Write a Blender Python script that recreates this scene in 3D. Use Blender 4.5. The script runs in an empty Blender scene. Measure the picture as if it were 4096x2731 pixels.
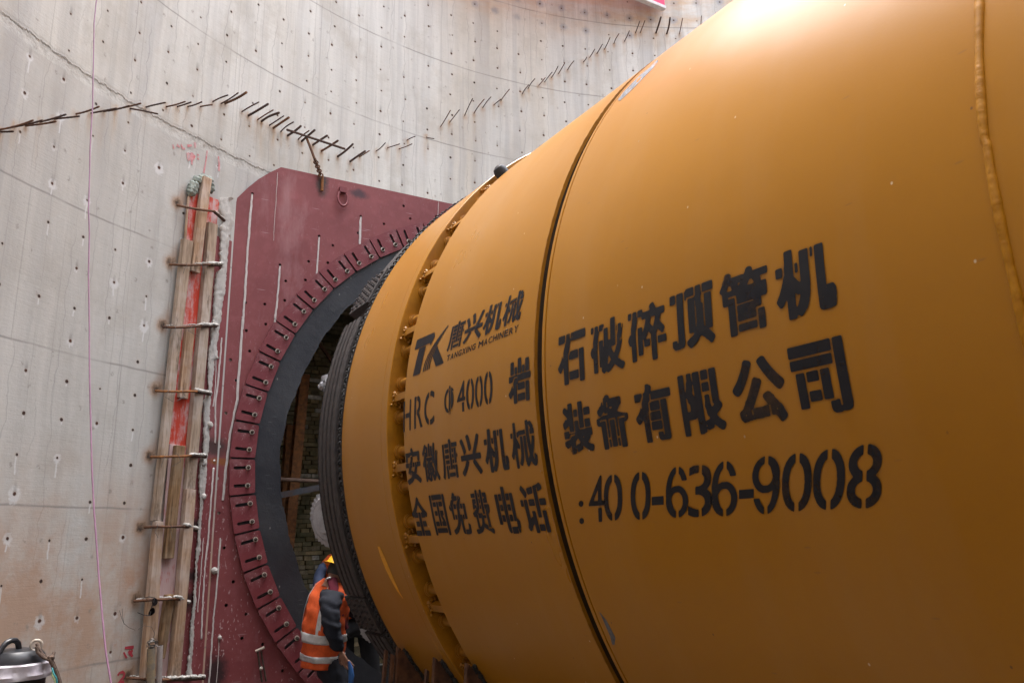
import bpy, bmesh, math, random
import numpy as np
from mathutils import Vector, Matrix

random.seed(7)
rng = np.random.default_rng(7)
scene = bpy.context.scene
COL = scene.collection
R_ = math.radians

# ------------------------------------------------------------------ camera
CAM = np.array([-4.283, 0.0, -0.684])
YAW, PITCH, ROLL, FPX = 0.5440, 0.2362, -0.0168, 3242.66
_f = np.array([math.sin(YAW) * math.cos(PITCH), math.cos(YAW) * math.cos(PITCH), math.sin(PITCH)])
_r = np.array([math.cos(YAW), -math.sin(YAW), 0.0])
_u = np.cross(_r, _f)
_c, _s = math.cos(ROLL), math.sin(ROLL)
_r, _u = _c * _r + _s * _u, -_s * _r + _c * _u
cam_data = bpy.data.cameras.new("camera")
cam = bpy.data.objects.new("camera", cam_data)
COL.objects.link(cam)
cam_data.sensor_width = 36.0
cam_data.lens = FPX * 36.0 / 4096.0
cam_data.clip_start = 0.02
cam_data.clip_end = 2000.0
M = Matrix.Identity(4)
for i in range(3):
    M[i][0], M[i][1], M[i][2], M[i][3] = _r[i], _u[i], -_f[i], CAM[i]
cam.matrix_world = M
scene.camera = cam

# ------------------------------------------------------------------ sky, sun, exposure
SUN_DIR = Vector((0.05, 0.06, 0.997)).normalized()
world = bpy.data.worlds.new("World")
scene.world = world
world.use_nodes = True
wn = world.node_tree
for n in list(wn.nodes):
    wn.nodes.remove(n)
sky = wn.nodes.new("ShaderNodeTexSky")
sky.sky_type = 'NISHITA'
sky.sun_disc = False
sky.sun_elevation = math.asin(SUN_DIR.z)
sky.sun_rotation = math.atan2(SUN_DIR.x, SUN_DIR.y)
sky.dust_density = 4.0
sky.air_density = 1.0
hsv = wn.nodes.new("ShaderNodeHueSaturation")
hsv.inputs['Saturation'].default_value = 0.42
bg = wn.nodes.new("ShaderNodeBackground")
bg.inputs['Strength'].default_value = 0.15
wo = wn.nodes.new("ShaderNodeOutputWorld")
wn.links.new(sky.outputs[0], hsv.inputs['Color'])
wn.links.new(hsv.outputs[0], bg.inputs['Color'])
wn.links.new(bg.outputs[0], wo.inputs['Surface'])
sun_data = bpy.data.lights.new("sun", 'SUN')
sun_data.energy = 0.5
sun_data.angle = R_(22)
sun_data.color = (1.0, 0.985, 0.96)
sun = bpy.data.objects.new("sun", sun_data)
COL.objects.link(sun)
sun.rotation_euler = (-SUN_DIR).to_track_quat('-Z', 'Y').to_euler()
scene.view_settings.view_transform = 'Standard'
scene.view_settings.look = 'None'
scene.view_settings.gamma = 1.0
scene.view_settings.use_curve_mapping = False
scene.view_settings.exposure = 2.72

# ------------------------------------------------------------------ the measured place
RM = 2.4                    # shell radius, machine axis is the Y axis
WX, WY, WR = -0.06, 1.858, 6.2    # round shaft
PY = 7.415                  # front face of the steel portal plate
FLOOR = -2.58
TOP = 9.8                   # shaft rim

def ray(px, py):
    d = (px - 2048.0) / FPX * _r - (py - 1365.5) / FPX * _u + _f
    return d
def at_y(px, py, y):
    d = ray(px, py); return CAM + d * (y - CAM[1]) / d[1]
def at_wall(px, py, off=0.0):
    d = ray(px, py); ox, oy = CAM[0] - WX, CAM[1] - WY; Rr = WR - off
    a = d[0] ** 2 + d[1] ** 2; b = 2 * (ox * d[0] + oy * d[1]); c = ox * ox + oy * oy - Rr * Rr
    t = (-b + math.sqrt(b * b - 4 * a * c)) / 2 / a
    return CAM + t * d
def wall_sz(p):
    return math.atan2(p[0] - WX, p[1] - WY) * WR, p[2]
def wall_pt(s, z, off=0.0):
    a = s / WR
    return np.array([WX + (WR - off) * math.sin(a), WY + (WR - off) * math.cos(a), z])
def wall_px(px, py):
    return wall_sz(at_wall(px, py))
def shell_pt(y, arc, r=RM):          # arc: metres along the shell, up from the left-hand side line
    a = arc / RM
    return np.array([-r * math.cos(a), y, r * math.sin(a)])

# ------------------------------------------------------------------ node helper
class NG:
    def __init__(self, name):
        self.m = bpy.data.materials.new(name)
        self.m.use_nodes = True
        self.t = self.m.node_tree
        self.b = self.t.nodes["Principled BSDF"]
        self.tc = None
    def n(self, kind, **kw):
        nd = self.t.nodes.new(kind)
        for k, v in kw.items():
            setattr(nd, k, v)
        return nd
    def put(self, sock, v):
        if isinstance(v, bpy.types.NodeSocket):
            self.t.links.new(v, sock)
        elif isinstance(v, (tuple, list)):
            v = tuple(v)
            if sock.type == 'RGBA' and len(v) == 3: v = v + (1.0,)
            sock.default_value = v
        else:
            if sock.type == 'VECTOR': sock.default_value = (v, v, v)
            elif sock.type == 'RGBA': sock.default_value = (v, v, v, 1.0)
            else: sock.default_value = v
    def coord(self, which='Object'):
        if self.tc is None: self.tc = self.n("ShaderNodeTexCoord")
        return self.tc.outputs[which]
    def math(self, op, a, b=0.0, c=None, clamp=False):
        nd = self.n("ShaderNodeMath", operation=op, use_clamp=clamp)
        self.put(nd.inputs[0], a); self.put(nd.inputs[1], b)
        if c is not None: self.put(nd.inputs[2], c)
        return nd.outputs[0]
    def add(self, a, b): return self.math('ADD', a, b)
    def sub(self, a, b): return self.math('SUBTRACT', a, b)
    def mul(self, a, b): return self.math('MULTIPLY', a, b)
    def sep(self, v):
        nd = self.n("ShaderNodeSeparateXYZ"); self.put(nd.inputs[0], v); return nd.outputs
    def comb(self, x, y, z=0.0):
        nd = self.n("ShaderNodeCombineXYZ")
        self.put(nd.inputs[0], x); self.put(nd.inputs[1], y); self.put(nd.inputs[2], z); return nd.outputs[0]
    def scale(self, v, s):
        nd = self.n("ShaderNodeVectorMath", operation='MULTIPLY'); self.put(nd.inputs[0], v); self.put(nd.inputs[1], s); return nd.outputs[0]
    def noise(self, v, scale=1.0, detail=4.0, rough=0.55, dist=0.0):
        nd = self.n("ShaderNodeTexNoise"); self.put(nd.inputs['Vector'], v)
        nd.inputs['Scale'].default_value = scale; nd.inputs['Detail'].default_value = detail
        nd.inputs['Roughness'].default_value = rough; nd.inputs['Distortion'].default_value = dist
        return nd.outputs[0]
    def white(self, v):
        nd = self.n("ShaderNodeTexWhiteNoise", noise_dimensions='3D'); self.put(nd.inputs['Vector'], v); return nd.outputs
    def vor(self, v, scale, feature='F1', rnd=1.0):
        nd = self.n("ShaderNodeTexVoronoi", feature=feature, voronoi_dimensions='2D'); self.put(nd.inputs['Vector'], v)
        nd.inputs['Scale'].default_value = scale; nd.inputs['Randomness'].default_value = rnd
        return nd.outputs
    def mr(self, v, a, b, c=0.0, d=1.0, smooth=False):
        nd = self.n("ShaderNodeMapRange"); nd.clamp = True
        if smooth: nd.interpolation_type = 'SMOOTHSTEP'
        self.put(nd.inputs[0], v)
        for i, x in enumerate((a, b, c, d)): self.put(nd.inputs[i + 1], x)
        return nd.outputs[0]
    def mix(self, f, a, b, mode='MIX'):
        nd = self.n("ShaderNodeMix", data_type='RGBA', blend_type=mode)
        self.put(nd.inputs[0], f); self.put(nd.inputs[6], a); self.put(nd.inputs[7], b); return nd.outputs[2]
    def attr(self, name):
        nd = self.n("ShaderNodeAttribute", attribute_name=name); return nd.outputs
    def bump(self, h, strength=0.3, dist=0.01):
        nd = self.n("ShaderNodeBump"); self.put(nd.inputs['Height'], h)
        nd.inputs['Strength'].default_value = strength; nd.inputs['Distance'].default_value = dist
        self.t.links.new(nd.outputs[0], self.b.inputs['Normal'])
    def out(self, color, rough=0.7, metal=0.0, spec=None):
        self.put(self.b.inputs['Base Color'], color); self.put(self.b.inputs['Roughness'], rough)
        self.put(self.b.inputs['Metallic'], metal)
        if spec is not None: self.put(self.b.inputs['Specular IOR Level'], spec)
        return self.m

def plain(name, c1, c2, scale=6.0, rough=0.7, metal=0.0, bump=0.2, stretch=(1, 1, 1), lo=0.35, hi=0.65, bdist=0.005, spec=None):
    g = NG(name)
    v = g.scale(g.coord(), stretch)
    n1 = g.noise(v, scale, 6, 0.6)
    n2 = g.noise(v, scale * 5, 4, 0.6)
    c = g.mix(g.mr(n1, lo, hi), c1, c2)
    c = g.mix(g.mr(n2, 0.3, 0.7, 0.0, 0.35), c, g.mix(1.0, c, (0.55, 0.55, 0.55), 'MULTIPLY'))
    if bump: g.bump(g.add(n1, g.mul(n2, 0.5)), bump, bdist)
    return g.out(c, rough, metal, spec)

# ------------------------------------------------------------------ mesh helper
class MB:
    def __init__(self):
        self.v = []; self.f = []; self.mi = []; self.sm = []
    def add(self, verts, faces, mi=0, smooth=False):
        o = len(self.v)
        self.v += [tuple(map(float, p)) for p in verts]
        for f in faces:
            self.f.append([i + o for i in f]); self.mi.append(mi); self.sm.append(smooth)
    def box(self, c, size, rot=None, mi=0, taper=1.0):
        x, y, z = [s / 2 for s in size]
        P = []
        for dz in (-1, 1):
            t = taper if dz > 0 else 1.0
            for dx, dy in ((-1, -1), (1, -1), (1, 1), (-1, 1)):
                P.append(Vector((dx * x * t, dy * y * t, dz * z)))
        if rot is not None: P = [rot @ p for p in P]
        P = [p + Vector(c) for p in P]
        self.add(P, [(3, 2, 1, 0), (4, 5, 6, 7), (0, 1, 5, 4), (1, 2, 6, 5), (2, 3, 7, 6), (3, 0, 4, 7)], mi)
    def tube(self, pts, rad, n=8, mi=0, cap=True, flat=1.0, up=None, smooth=True, closed=False):
        pts = [Vector(p) for p in pts]; k = len(pts)
        rads = rad if isinstance(rad, (list, tuple)) else [rad] * k
        P = []; N = None
        for i, p in enumerate(pts):
            if closed: t = pts[(i + 1) % k] - pts[i - 1]
            else: t = pts[min(i + 1, k - 1)] - pts[max(i - 1, 0)]
            if t.length < 1e-9: t = Vector((0, 0, 1))
            t.normalize()
            if N is None:
                N = Vector(up) if up is not None else (Vector((0, 0, 1)) if abs(t.z) < 0.9 else Vector((1, 0, 0)))
            N = (N - t * N.dot(t))
            if N.length < 1e-6: N = t.orthogonal()
            N.normalize(); B = t.cross(N)
            for j in range(n):
                a = 2 * math.pi * j / n
                P.append(p + N * (math.cos(a) * rads[i] * flat) + B * (math.sin(a) * rads[i]))
        F = []
        for i in range(k if closed else k - 1):
            for j in range(n):
                a = i * n + j; b = i * n + (j + 1) % n
                c = ((i + 1) % k) * n
                F.append((a, b, c + (j + 1) % n, c + j))
        self.add(P, F, mi, smooth)
        if cap and not closed:
            o = len(self.v) - len(P)
            self.f.append([o + j for j in range(n)][::-1]); self.mi.append(mi); self.sm.append(False)
            self.f.append([o + (k - 1) * n + j for j in range(n)]); self.mi.append(mi); self.sm.append(False)
    def lathe(self, prof, n=96, axis='Y', a0=0.0, a1=2 * math.pi, mi=0, org=(0, 0, 0), frame=None, smooth=True, mod=None):
        full = abs(a1 - a0 - 2 * math.pi) < 1e-6
        k = len(prof); m = n if full else n + 1
        P = []
        for j in range(m):
            a = a0 + (a1 - a0) * j / n
            for i, (h, r) in enumerate(prof):
                rr = r if mod is None else mod(i, a, r)
                if axis == 'Y': p = Vector((-rr * math.cos(a), h, rr * math.sin(a)))
                else: p = Vector((rr * math.cos(a), rr * math.sin(a), h))
                if frame is not None: p = frame @ p
                P.append(p + Vector(org))
        F = []
        for j in range(n):
            b = ((j + 1) % m) * k
            for i in range(k - 1):
                if axis == 'Y': F.append((j * k + i, j * k + i + 1, b + i + 1, b + i))
                else: F.append((j * k + i + 1, j * k + i, b + i, b + i + 1))
        self.add(P, F, mi, smooth)
    def ball(self, c, r, n=10, sc=(1, 1, 1), mi=0, rough=0.0):
        c = Vector(c); P = []; F = []
        m = max(4, n // 2)
        for i in range(m + 1):
            th = math.pi * i / m
            for j in range(n):
                a = 2 * math.pi * j / n
                q = 1 + (random.uniform(-rough, rough) if rough else 0)
                P.append(c + Vector((math.sin(th) * math.cos(a) * sc[0], math.sin(th) * math.sin(a) * sc[1], math.cos(th) * sc[2])) * r * q)
        for i in range(m):
            for j in range(n):
                F.append((i * n + j, (i + 1) * n + j, (i + 1) * n + (j + 1) % n, i * n + (j + 1) % n))
        self.add(P, F, mi, True)
    def build(self, name, mats, parent=None, org=(0, 0, 0), sharp=35, bevel=0.0, local=False):
        me = bpy.data.meshes.new(name)
        o = Vector(org)
        me.from_pydata([tuple(Vector(p) - o) for p in self.v], [], self.f)
        if not isinstance(mats, (list, tuple)): mats = [mats]
        for m in mats: me.materials.append(m)
        me.polygons.foreach_set("material_index", self.mi)
        me.polygons.foreach_set("use_smooth", self.sm)
        me.update()
        bm = bmesh.new(); bm.from_mesh(me)
        bmesh.ops.remove_doubles(bm, verts=bm.verts, dist=1e-6)
        bmesh.ops.recalc_face_normals(bm, faces=bm.faces)
        bm.to_mesh(me); bm.free()
        if any(self.sm): me.set_sharp_from_angle(angle=R_(sharp))
        ob = bpy.data.objects.new(name, me)
        COL.objects.link(ob)
        if parent is not None:
            ob.parent = parent
            if not local: ob.location = o - Vector(parent_world(parent))
            else: ob.location = o
        else:
            ob.location = o
        if bevel:
            bv = ob.modifiers.new("bevel", 'BEVEL'); bv.width = bevel; bv.segments = 2; bv.limit_method = 'ANGLE'
        return ob

def parent_world(o):
    w = Vector((0, 0, 0))
    while o is not None:
        w += o.location; o = o.parent
    return w
def tag(o, label, cat, group=None, kind=None):
    o["label"] = label; o["category"] = cat
    if group: o["group"] = group
    if kind: o["kind"] = kind
    return o
def thing(name, loc, label, cat, group=None, kind=None):
    o = bpy.data.objects.new(name, None); COL.objects.link(o)
    o.empty_display_size = 0.1
    o.location = Vector(loc)
    return tag(o, label, cat, group, kind)
def dup(o, parent, **tr):
    c = o.copy(); COL.objects.link(c); c.parent = parent
    for k, v in tr.items(): setattr(c, k, v)
    for ch in list(o.children):
        d = ch.copy(); COL.objects.link(d); d.parent = c
    return c
def curve2d(outlines, extrude, name="c"):
    """flat outline with holes, filled and extruded; returns mesh"""
    cu = bpy.data.curves.new(name, 'CURVE'); cu.dimensions = '2D'; cu.fill_mode = 'BOTH'; cu.extrude = extrude
    for pts in outlines:
        sp = cu.splines.new('POLY'); sp.points.add(len(pts) - 1)
        for p, q in zip(sp.points, pts): p.co = (q[0], q[1], 0, 1)
        sp.use_cyclic_u = True
    ob = bpy.data.objects.new(name, cu); COL.objects.link(ob)
    dg = bpy.context.evaluated_depsgraph_get()
    me = bpy.data.meshes.new_from_object(ob.evaluated_get(dg))
    bpy.data.objects.remove(ob); bpy.data.curves.remove(cu)
    return me
def circ(x, y, r, n=16):
    return [(x + r * math.cos(2 * math.pi * i / n), y + r * math.sin(2 * math.pi * i / n)) for i in range(n)]

# ------------------------------------------------------------------ materials
BURN = [wall_px(*p) for p in [(708, 812), (680, 1050), (648, 1300), (622, 1555), (598, 1822), (560, 2110), (542, 2395), (508, 2705)]]

def wall_material():
    g = NG("shaft_concrete")
    uv = g.coord('UV'); u, v, _ = g.sep(uv)
    big = g.noise(g.comb(g.mul(u, 0.35), g.mul(v, 0.3)), 1.0, 5)
    col = g.mix(g.mr(big, 0.35, 0.65), (0.612, 0.608, 0.578), (0.515, 0.507, 0.472))
    # pale water streaks and grey runs
    wob = g.mul(g.sub(g.noise(g.comb(g.mul(u, 1.2), g.mul(v, 1.1)), 1.0, 2), 0.5), 0.10)
    us = g.add(u, wob)
    st = g.noise(g.comb(g.mul(us, 6.5), g.mul(v, 0.22)), 1.0, 6, 0.65)
    col = g.mix(g.mr(st, 0.40, 0.64, 0.0, 0.55), col, (0.345, 0.34, 0.33))
    st2 = g.noise(g.comb(g.mul(us, 17.0), g.mul(v, 0.35), 3.3), 1.0, 5, 0.6)
    col = g.mix(g.mr(st2, 0.52, 0.72, 0.0, 0.4), col, (0.54, 0.535, 0.52))
    st3 = g.noise(g.comb(g.mul(us, 1.1), g.mul(v, 0.15), 7.7), 1.0, 4, 0.6)
    warm = g.mul(g.mr(st3, 0.48, 0.66), g.mr(u, -4.0, 0.5, 0.15, 0.75))
    col = g.mix(g.mul(warm, 0.55), col, (0.47, 0.40, 0.30))
    # wide soft darker drip bands
    st4 = g.noise(g.comb(g.mul(us, 3.2), g.mul(v, 0.10), 11.0), 1.0, 2, 0.5)
    col = g.mix(g.mr(st4, 0.59, 0.62, 0.0, 0.30), col, (0.29, 0.29, 0.30))
    # thin wandering dark lines
    wob2 = g.mul(g.sub(g.noise(g.comb(g.mul(u, 1.7), g.mul(v, 3.0), 5.0), 1.0, 3), 0.5), 0.16)
    v2 = g.mul(g.add(u, g.mul(wob2, 0.18)), 8.7); c2 = g.math('FLOOR', v2)
    r2 = g.white(g.comb(c2, 11.0, 2.0))[0]
    d2 = g.math('ABSOLUTE', g.sub(g.math('FRACT', v2), g.add(0.15, g.mul(r2, 0.7))))
    gate2 = g.mr(g.noise(g.comb(g.mul(c2, 5.1), g.mul(v, 0.35), 4.0), 1.0, 3), 0.50, 0.58)
    col = g.mix(g.mul(g.mul(g.mr(d2, 0.02, 0.055, 1.0, 0.0), gate2), 0.30), col, (0.22, 0.21, 0.20))
    q = g.mul(g.add(u, wob2), 5.3)
    cell = g.math('FLOOR', q)
    rnd = g.white(g.comb(cell, 3.0, 0.0))[0]
    off = g.add(0.2, g.mul(rnd, 0.6))
    dl = g.math('ABSOLUTE', g.sub(g.math('FRACT', q), off))
    gate = g.mr(g.noise(g.comb(g.mul(cell, 3.7), g.mul(v, 0.55)), 1.0, 3), 0.46, 0.52)
    line = g.mul(g.mr(dl, 0.014, 0.028, 1.0, 0.0), gate)
    col = g.mix(g.mul(line, 0.34), col, (0.16, 0.155, 0.16))
    # fine wood-grain of the shuttering
    gr = g.noise(g.comb(g.mul(u, 5.0), g.mul(v, 60.0)), 1.0, 4, 0.7)
    col = g.mix(g.mr(gr, 0.35, 0.75, 0.0, 0.16), col, (0.30, 0.295, 0.28))
    # speckle
    sp = g.noise(g.comb(u, v), 42.0, 3, 0.6)
    col = g.mix(g.mr(sp, 0.64, 0.72, 0.0, 0.55), col, (0.25, 0.24, 0.22))
    # zones: greyer below the rough joint, salmon stains low down
    below = g.mr(v, 2.80, 2.90, 1.0, 0.0)
    mot = g.noise(g.comb(g.mul(u, 1.5), g.mul(v, 1.2), 8.0), 1.0, 7, 0.7)
    col = g.mix(g.mr(mot, 0.50, 0.68, 0.0, 0.65), col, (0.36, 0.335, 0.295))
    col = g.mix(g.mr(mot, 0.30, 0.46, 0.35, 0.0), col, (0.56, 0.56, 0.55))
    col = g.mix(g.mul(below, 0.30), col, (0.335, 0.33, 0.325))
    sal = g.noise(g.comb(g.mul(u, 1.6), g.mul(v, 1.5), 2.0), 1.0, 6, 0.65)
    salz = g.mr(v, -0.9, 0.1, 1.0, 0.0)
    col = g.mix(g.mul(g.mul(g.mr(sal, 0.36, 0.58), salz), 0.85), col, (0.40, 0.26, 0.18))
    blot = g.mul(g.mr(g.noise(g.comb(u, v, 4.0), 3.4, 6, 0.7), 0.60, 0.64), g.mr(v, -1.4, -0.5, 1.0, 0.0))
    col = g.mix(g.mul(blot, 0.5), col, (0.40, 0.20, 0.13))
    # rusty patches at the top
    topz = g.mr(v, 5.75, 6.3)
    rt = g.noise(g.comb(g.mul(u, 0.9), g.mul(v, 2.2), 9.0), 1.0, 6, 0.7)
    col = g.mix(g.mul(g.mul(g.mr(rt, 0.46, 0.62), topz), 0.6), col, (0.46, 0.29, 0.15))
    # formwork joints
    jn = g.mul(g.sub(g.noise(g.comb(g.mul(u, 2.5), 1.0), 1.0, 4), 0.5), 0.03)
    vz = g.add(v, jn)
    dmin = None
    for zk in (6.163, 5.035, 3.934, 1.770, 0.664, -0.426, -1.53):
        dd = g.math('ABSOLUTE', g.sub(vz, zk))
        dmin = dd if dmin is None else g.math('MINIMUM', dmin, dd)
    jgate = g.mr(g.noise(g.comb(g.mul(u, 1.4), v, 6.0), 1.0, 3), 0.40, 0.52, 0.25, 1.0)
    jline = g.mul(g.mr(dmin, 0.004, 0.011, 1.0, 0.0), jgate)
    col = g.mix(g.mul(jline, 0.62), col, (0.20, 0.19, 0.18))
    # vertical panel joints
    row = g.math('FLOOR', g.math('DIVIDE', g.sub(v, 0.664), 1.1))
    uo = g.add(u, g.mul(g.math('MODULO', g.add(row, 20.0), 2.0), 0.97))
    dv = g.math('ABSOLUTE', g.sub(g.math('FRACT', g.math('DIVIDE', uo, 1.94)), 0.5))
    vline = g.mr(dv, 0.0015, 0.004, 1.0, 0.0)
    col = g.mix(g.mul(vline, 0.30), col, (0.22, 0.21, 0.20))
    # the rough cold joint
    rj = g.mul(g.sub(g.noise(g.comb(g.mul(u, 9.0), g.mul(v, 4.0)), 1.0, 6, 0.7), 0.5), 0.11)
    dr = g.add(g.sub(v, 2.865), rj)
    lump = g.noise(g.comb(g.mul(u, 22.0), g.mul(v, 22.0)), 1.0, 5, 0.7)
    band = g.mr(g.math('ABSOLUTE', g.add(dr, 0.03)), 0.02, 0.065, 1.0, 0.0)
    col = g.mix(g.mul(band, 0.5), col, g.mix(g.mr(lump, 0.4, 0.6), (0.28, 0.265, 0.235), (0.50, 0.49, 0.465)))
    crack = g.mul(g.mr(g.math('ABSOLUTE', dr), 0.004, 0.014, 1.0, 0.0), g.mr(lump, 0.38, 0.5))
    col = g.mix(g.mul(crack, 0.8), col, (0.14, 0.12, 0.10))
    # tie holes
    P1, P2 = 0.323, 0.277
    cu_ = g.math('DIVIDE', g.add(u, 0.81 - 0.5 * P1 + 20 * P1), P1)
    cv_ = g.math('DIVIDE', g.add(v, -4.62 - 0.5 * P2 + 40 * P2), P2)
    iu, iv = g.math('FLOOR', cu_), g.math('FLOOR', cv_)
    w = g.white(g.comb(iu, iv, 0.0)); wr, wg, wb = g.sep(w[1])
    dx = g.mul(g.sub(g.sub(g.math('FRACT', cu_), 0.5), g.mul(g.sub(wr, 0.5), 0.12)), P1)
    dy = g.mul(g.sub(g.sub(g.math('FRACT', cv_), 0.5), g.mul(g.sub(wg, 0.5), 0.14)), P2)
    ragged = g.mul(g.sub(g.noise(g.comb(u, v, 1.0), 34.0, 4, 0.65), 0.5), 0.034)
    d0 = g.math('SQRT', g.add(g.mul(dx, dx), g.mul(dy, dy))); d = g.add(d0, g.mul(ragged, 0.35)); d = g.add(d, g.mul(g.sub(wb, 0.45), 0.006))
    dh = g.add(g.math('SQRT', g.add(g.mul(dx, dx), g.mul(g.mul(g.add(dy, 0.008), g.add(dy, 0.008)), 0.7))), g.mul(ragged, 2.0))
    have = g.mr(w[0], 0.08, 0.09)
    lowz = g.mr(v, 2.70, 2.80, 1.0, 0.0)
    hr = g.add(0.012, g.mul(g.mul(wr, wr), 0.034))
    hal = g.mul(g.mr(g.sub(dh, hr), -0.006, 0.012, 1.0, 0.0), g.mul(lowz, g.mr(wg, 0.45, 0.5)))
    dripx = g.math('ABSOLUTE', g.add(dx, g.mul(g.sub(g.noise(g.comb(g.mul(u, 1.0), g.mul(v, 9.0)), 1.0, 2), 0.5), 0.03)))
    dl_ = g.add(0.02, g.mul(wb, 0.15))
    drip = g.mul(g.mul(g.mr(dripx, 0.004, 0.008, 1.0, 0.0), g.mul(g.mr(dy, 0.0, 0.004, 1.0, 0.0), g.mr(g.add(dy, dl_), -0.004, 0.004))), g.mul(lowz, g.mr(wr, 0.35, 0.4)))
    hw = g.math('MAXIMUM', hal, drip)
    col = g.mix(g.mul(hw, g.mul(have, 0.65)), col, (0.62, 0.63, 0.64))
    smx = g.math('ABSOLUTE', g.add(dx, g.mul(ragged, 0.6)))
    smear = g.mul(g.mr(smx, 0.006, 0.018, 1.0, 0.0), g.mul(g.mr(dy, -0.005, 0.0), g.mr(dy, 0.02, 0.085, 1.0, 0.0)))
    col = g.mix(g.mul(g.mul(smear, have), g.mul(g.mr(wg, 0.5, 0.7), 0.5)), col, (0.17, 0.16, 0.15))
    smud = g.mul(g.mr(g.add(d, g.mul(ragged, 2.0)), 0.02, 0.075, 1.0, 0.0), g.mul(g.mr(v, 5.85, 6.0), g.mr(wg, 0.3, 0.5)))
    col = g.mix(g.mul(smud, 0.6), col, (0.20, 0.23, 0.28))
    ring = g.mul(g.mr(d, 0.010, 0.024, 1.0, 0.0), have)
    col = g.mix(g.mul(ring, 0.35), col, (0.30, 0.22, 0.15))
    hole = g.mul(g.mr(d, 0.0085, 0.0135, 1.0, 0.0), have)
    col = g.mix(hole, col, g.mix(g.mr(wg, 0.3, 0.7), (0.035, 0.022, 0.018), (0.07, 0.03, 0.02)))
    # chips between the holes
    chip = g.mul(g.mr(g.vor(g.comb(g.mul(u, 3.1), g.mul(v, 2.4), 0.0), 1.0)[0], 0.03, 0.06, 1.0, 0.0), g.mr(sp, 0.45, 0.55))
    col = g.mix(g.mul(chip, 0.55), col, (0.22, 0.20, 0.18))
    # rust below the starter bars, dark spots at their roots, cutting soot by the straps
    mk = g.attr("marks")[0]; mr_, mg_, mb_ = g.sep(mk)
    rn = g.noise(g.comb(g.mul(u, 28.0), g.mul(v, 3.0)), 1.0, 4, 0.6)
    col = g.mix(g.mul(mr_, g.mr(rn, 0.3, 0.65)), col, (0.42, 0.26, 0.12))
    sn = g.noise(g.comb(g.mul(u, 30.0), g.mul(v, 18.0)), 1.0, 5, 0.75)
    col = g.mix(g.mr(g.mul(mg_, g.add(0.45, sn)), 0.05, 0.60, 0.0, 0.75), col, (0.30, 0.17, 0.09))
    col = g.mix(g.mr(g.mul(mg_, g.add(0.3, sn)), 0.42, 0.75, 0.0, 0.95), col, (0.035, 0.025, 0.02))
    bn = g.noise(g.comb(u, v, 2.0), 26.0, 5, 0.7)
    ht = g.sub(g.add(g.mul(bn, 0.35), g.mul(gr, 0.25)), g.add(g.mul(hole, 1.5), g.mul(crack, 1.2)))
    ht = g.add(ht, g.mul(g.mul(band, lump), 1.6))
    g.bump(ht, 0.35, 0.012)
    return g.out(col, 0.85, 0.0, 0.25)

def paint_material(name, base, dark, rough=0.30, chips=True):
    """semi-gloss spray paint on rolled steel plate"""
    g = NG(name)
    o = g.coord()
    x, y, z = g.sep(o)
    n1 = g.noise(o, 0.9, 4, 0.55); n2 = g.noise(o, 7.0, 5, 0.6)
    c = g.mix(g.mr(n1, 0.35, 0.65, 0.0, 0.35), base, dark)
    c = g.mix(g.mr(n2, 0.50, 0.75, 0.0, 0.12), c, (base[0] * 0.78, base[1] * 0.76, base[2] * 1.3))
    # dust film drawn down the plate
    ang = g.math('ARCTAN2', z, g.mul(x, -1.0))
    fl = g.noise(g.comb(g.mul(y, 2.2), g.mul(ang, 0.8)), 1.0, 5, 0.6)
    c = g.mix(g.mr(fl, 0.48, 0.72, 0.0, 0.09), c, (0.45, 0.33, 0.22))
    r = g.add(rough, g.mul(g.sub(g.noise(g.comb(g.mul(y, 1.3), g.mul(ang, 1.6), 5.0), 1.0, 4), 0.5), 0.16))
    if chips:
        vd = g.vor(g.comb(g.mul(y, 5.0), g.mul(ang, 9.0), 0.0), 1.0)
        cr, cg_, cb_ = g.sep(vd[1])
        chip = g.mul(g.mr(vd[0], 0.010, 0.022, 1.0, 0.0), g.mr(cr, 0.70, 0.74))
        c = g.mix(g.mul(chip, 0.8), c, g.mix(g.mr(cg_, 0.4, 0.6), (0.10, 0.05, 0.02), (0.62, 0.50, 0.36)))
        sc = g.vor(g.comb(g.mul(y, 3.0), g.mul(ang, 30.0), 2.0), 1.0)
        sr, sg_, sb_ = g.sep(sc[1])
        scr = g.mul(g.mr(sc[0], 0.02, 0.05, 1.0, 0.0), g.mr(sr, 0.86, 0.88))
        c = g.mix(g.mul(scr, 0.35), c, (0.16, 0.09, 0.04))
    op = g.noise(o, 120.0, 2, 0.5)
    lowf = g.noise(o, 2.2, 2, 0.5)
    g.bump(g.add(g.mul(op, 0.04), g.mul(lowf, 1.0)), 0.16, 0.02)
    g.b.inputs['Sheen Weight'].default_value = 0.035; g.b.inputs['Sheen Roughness'].default_value = 0.35;
    return g.out(c, r, 0.0, 0.32)

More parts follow.
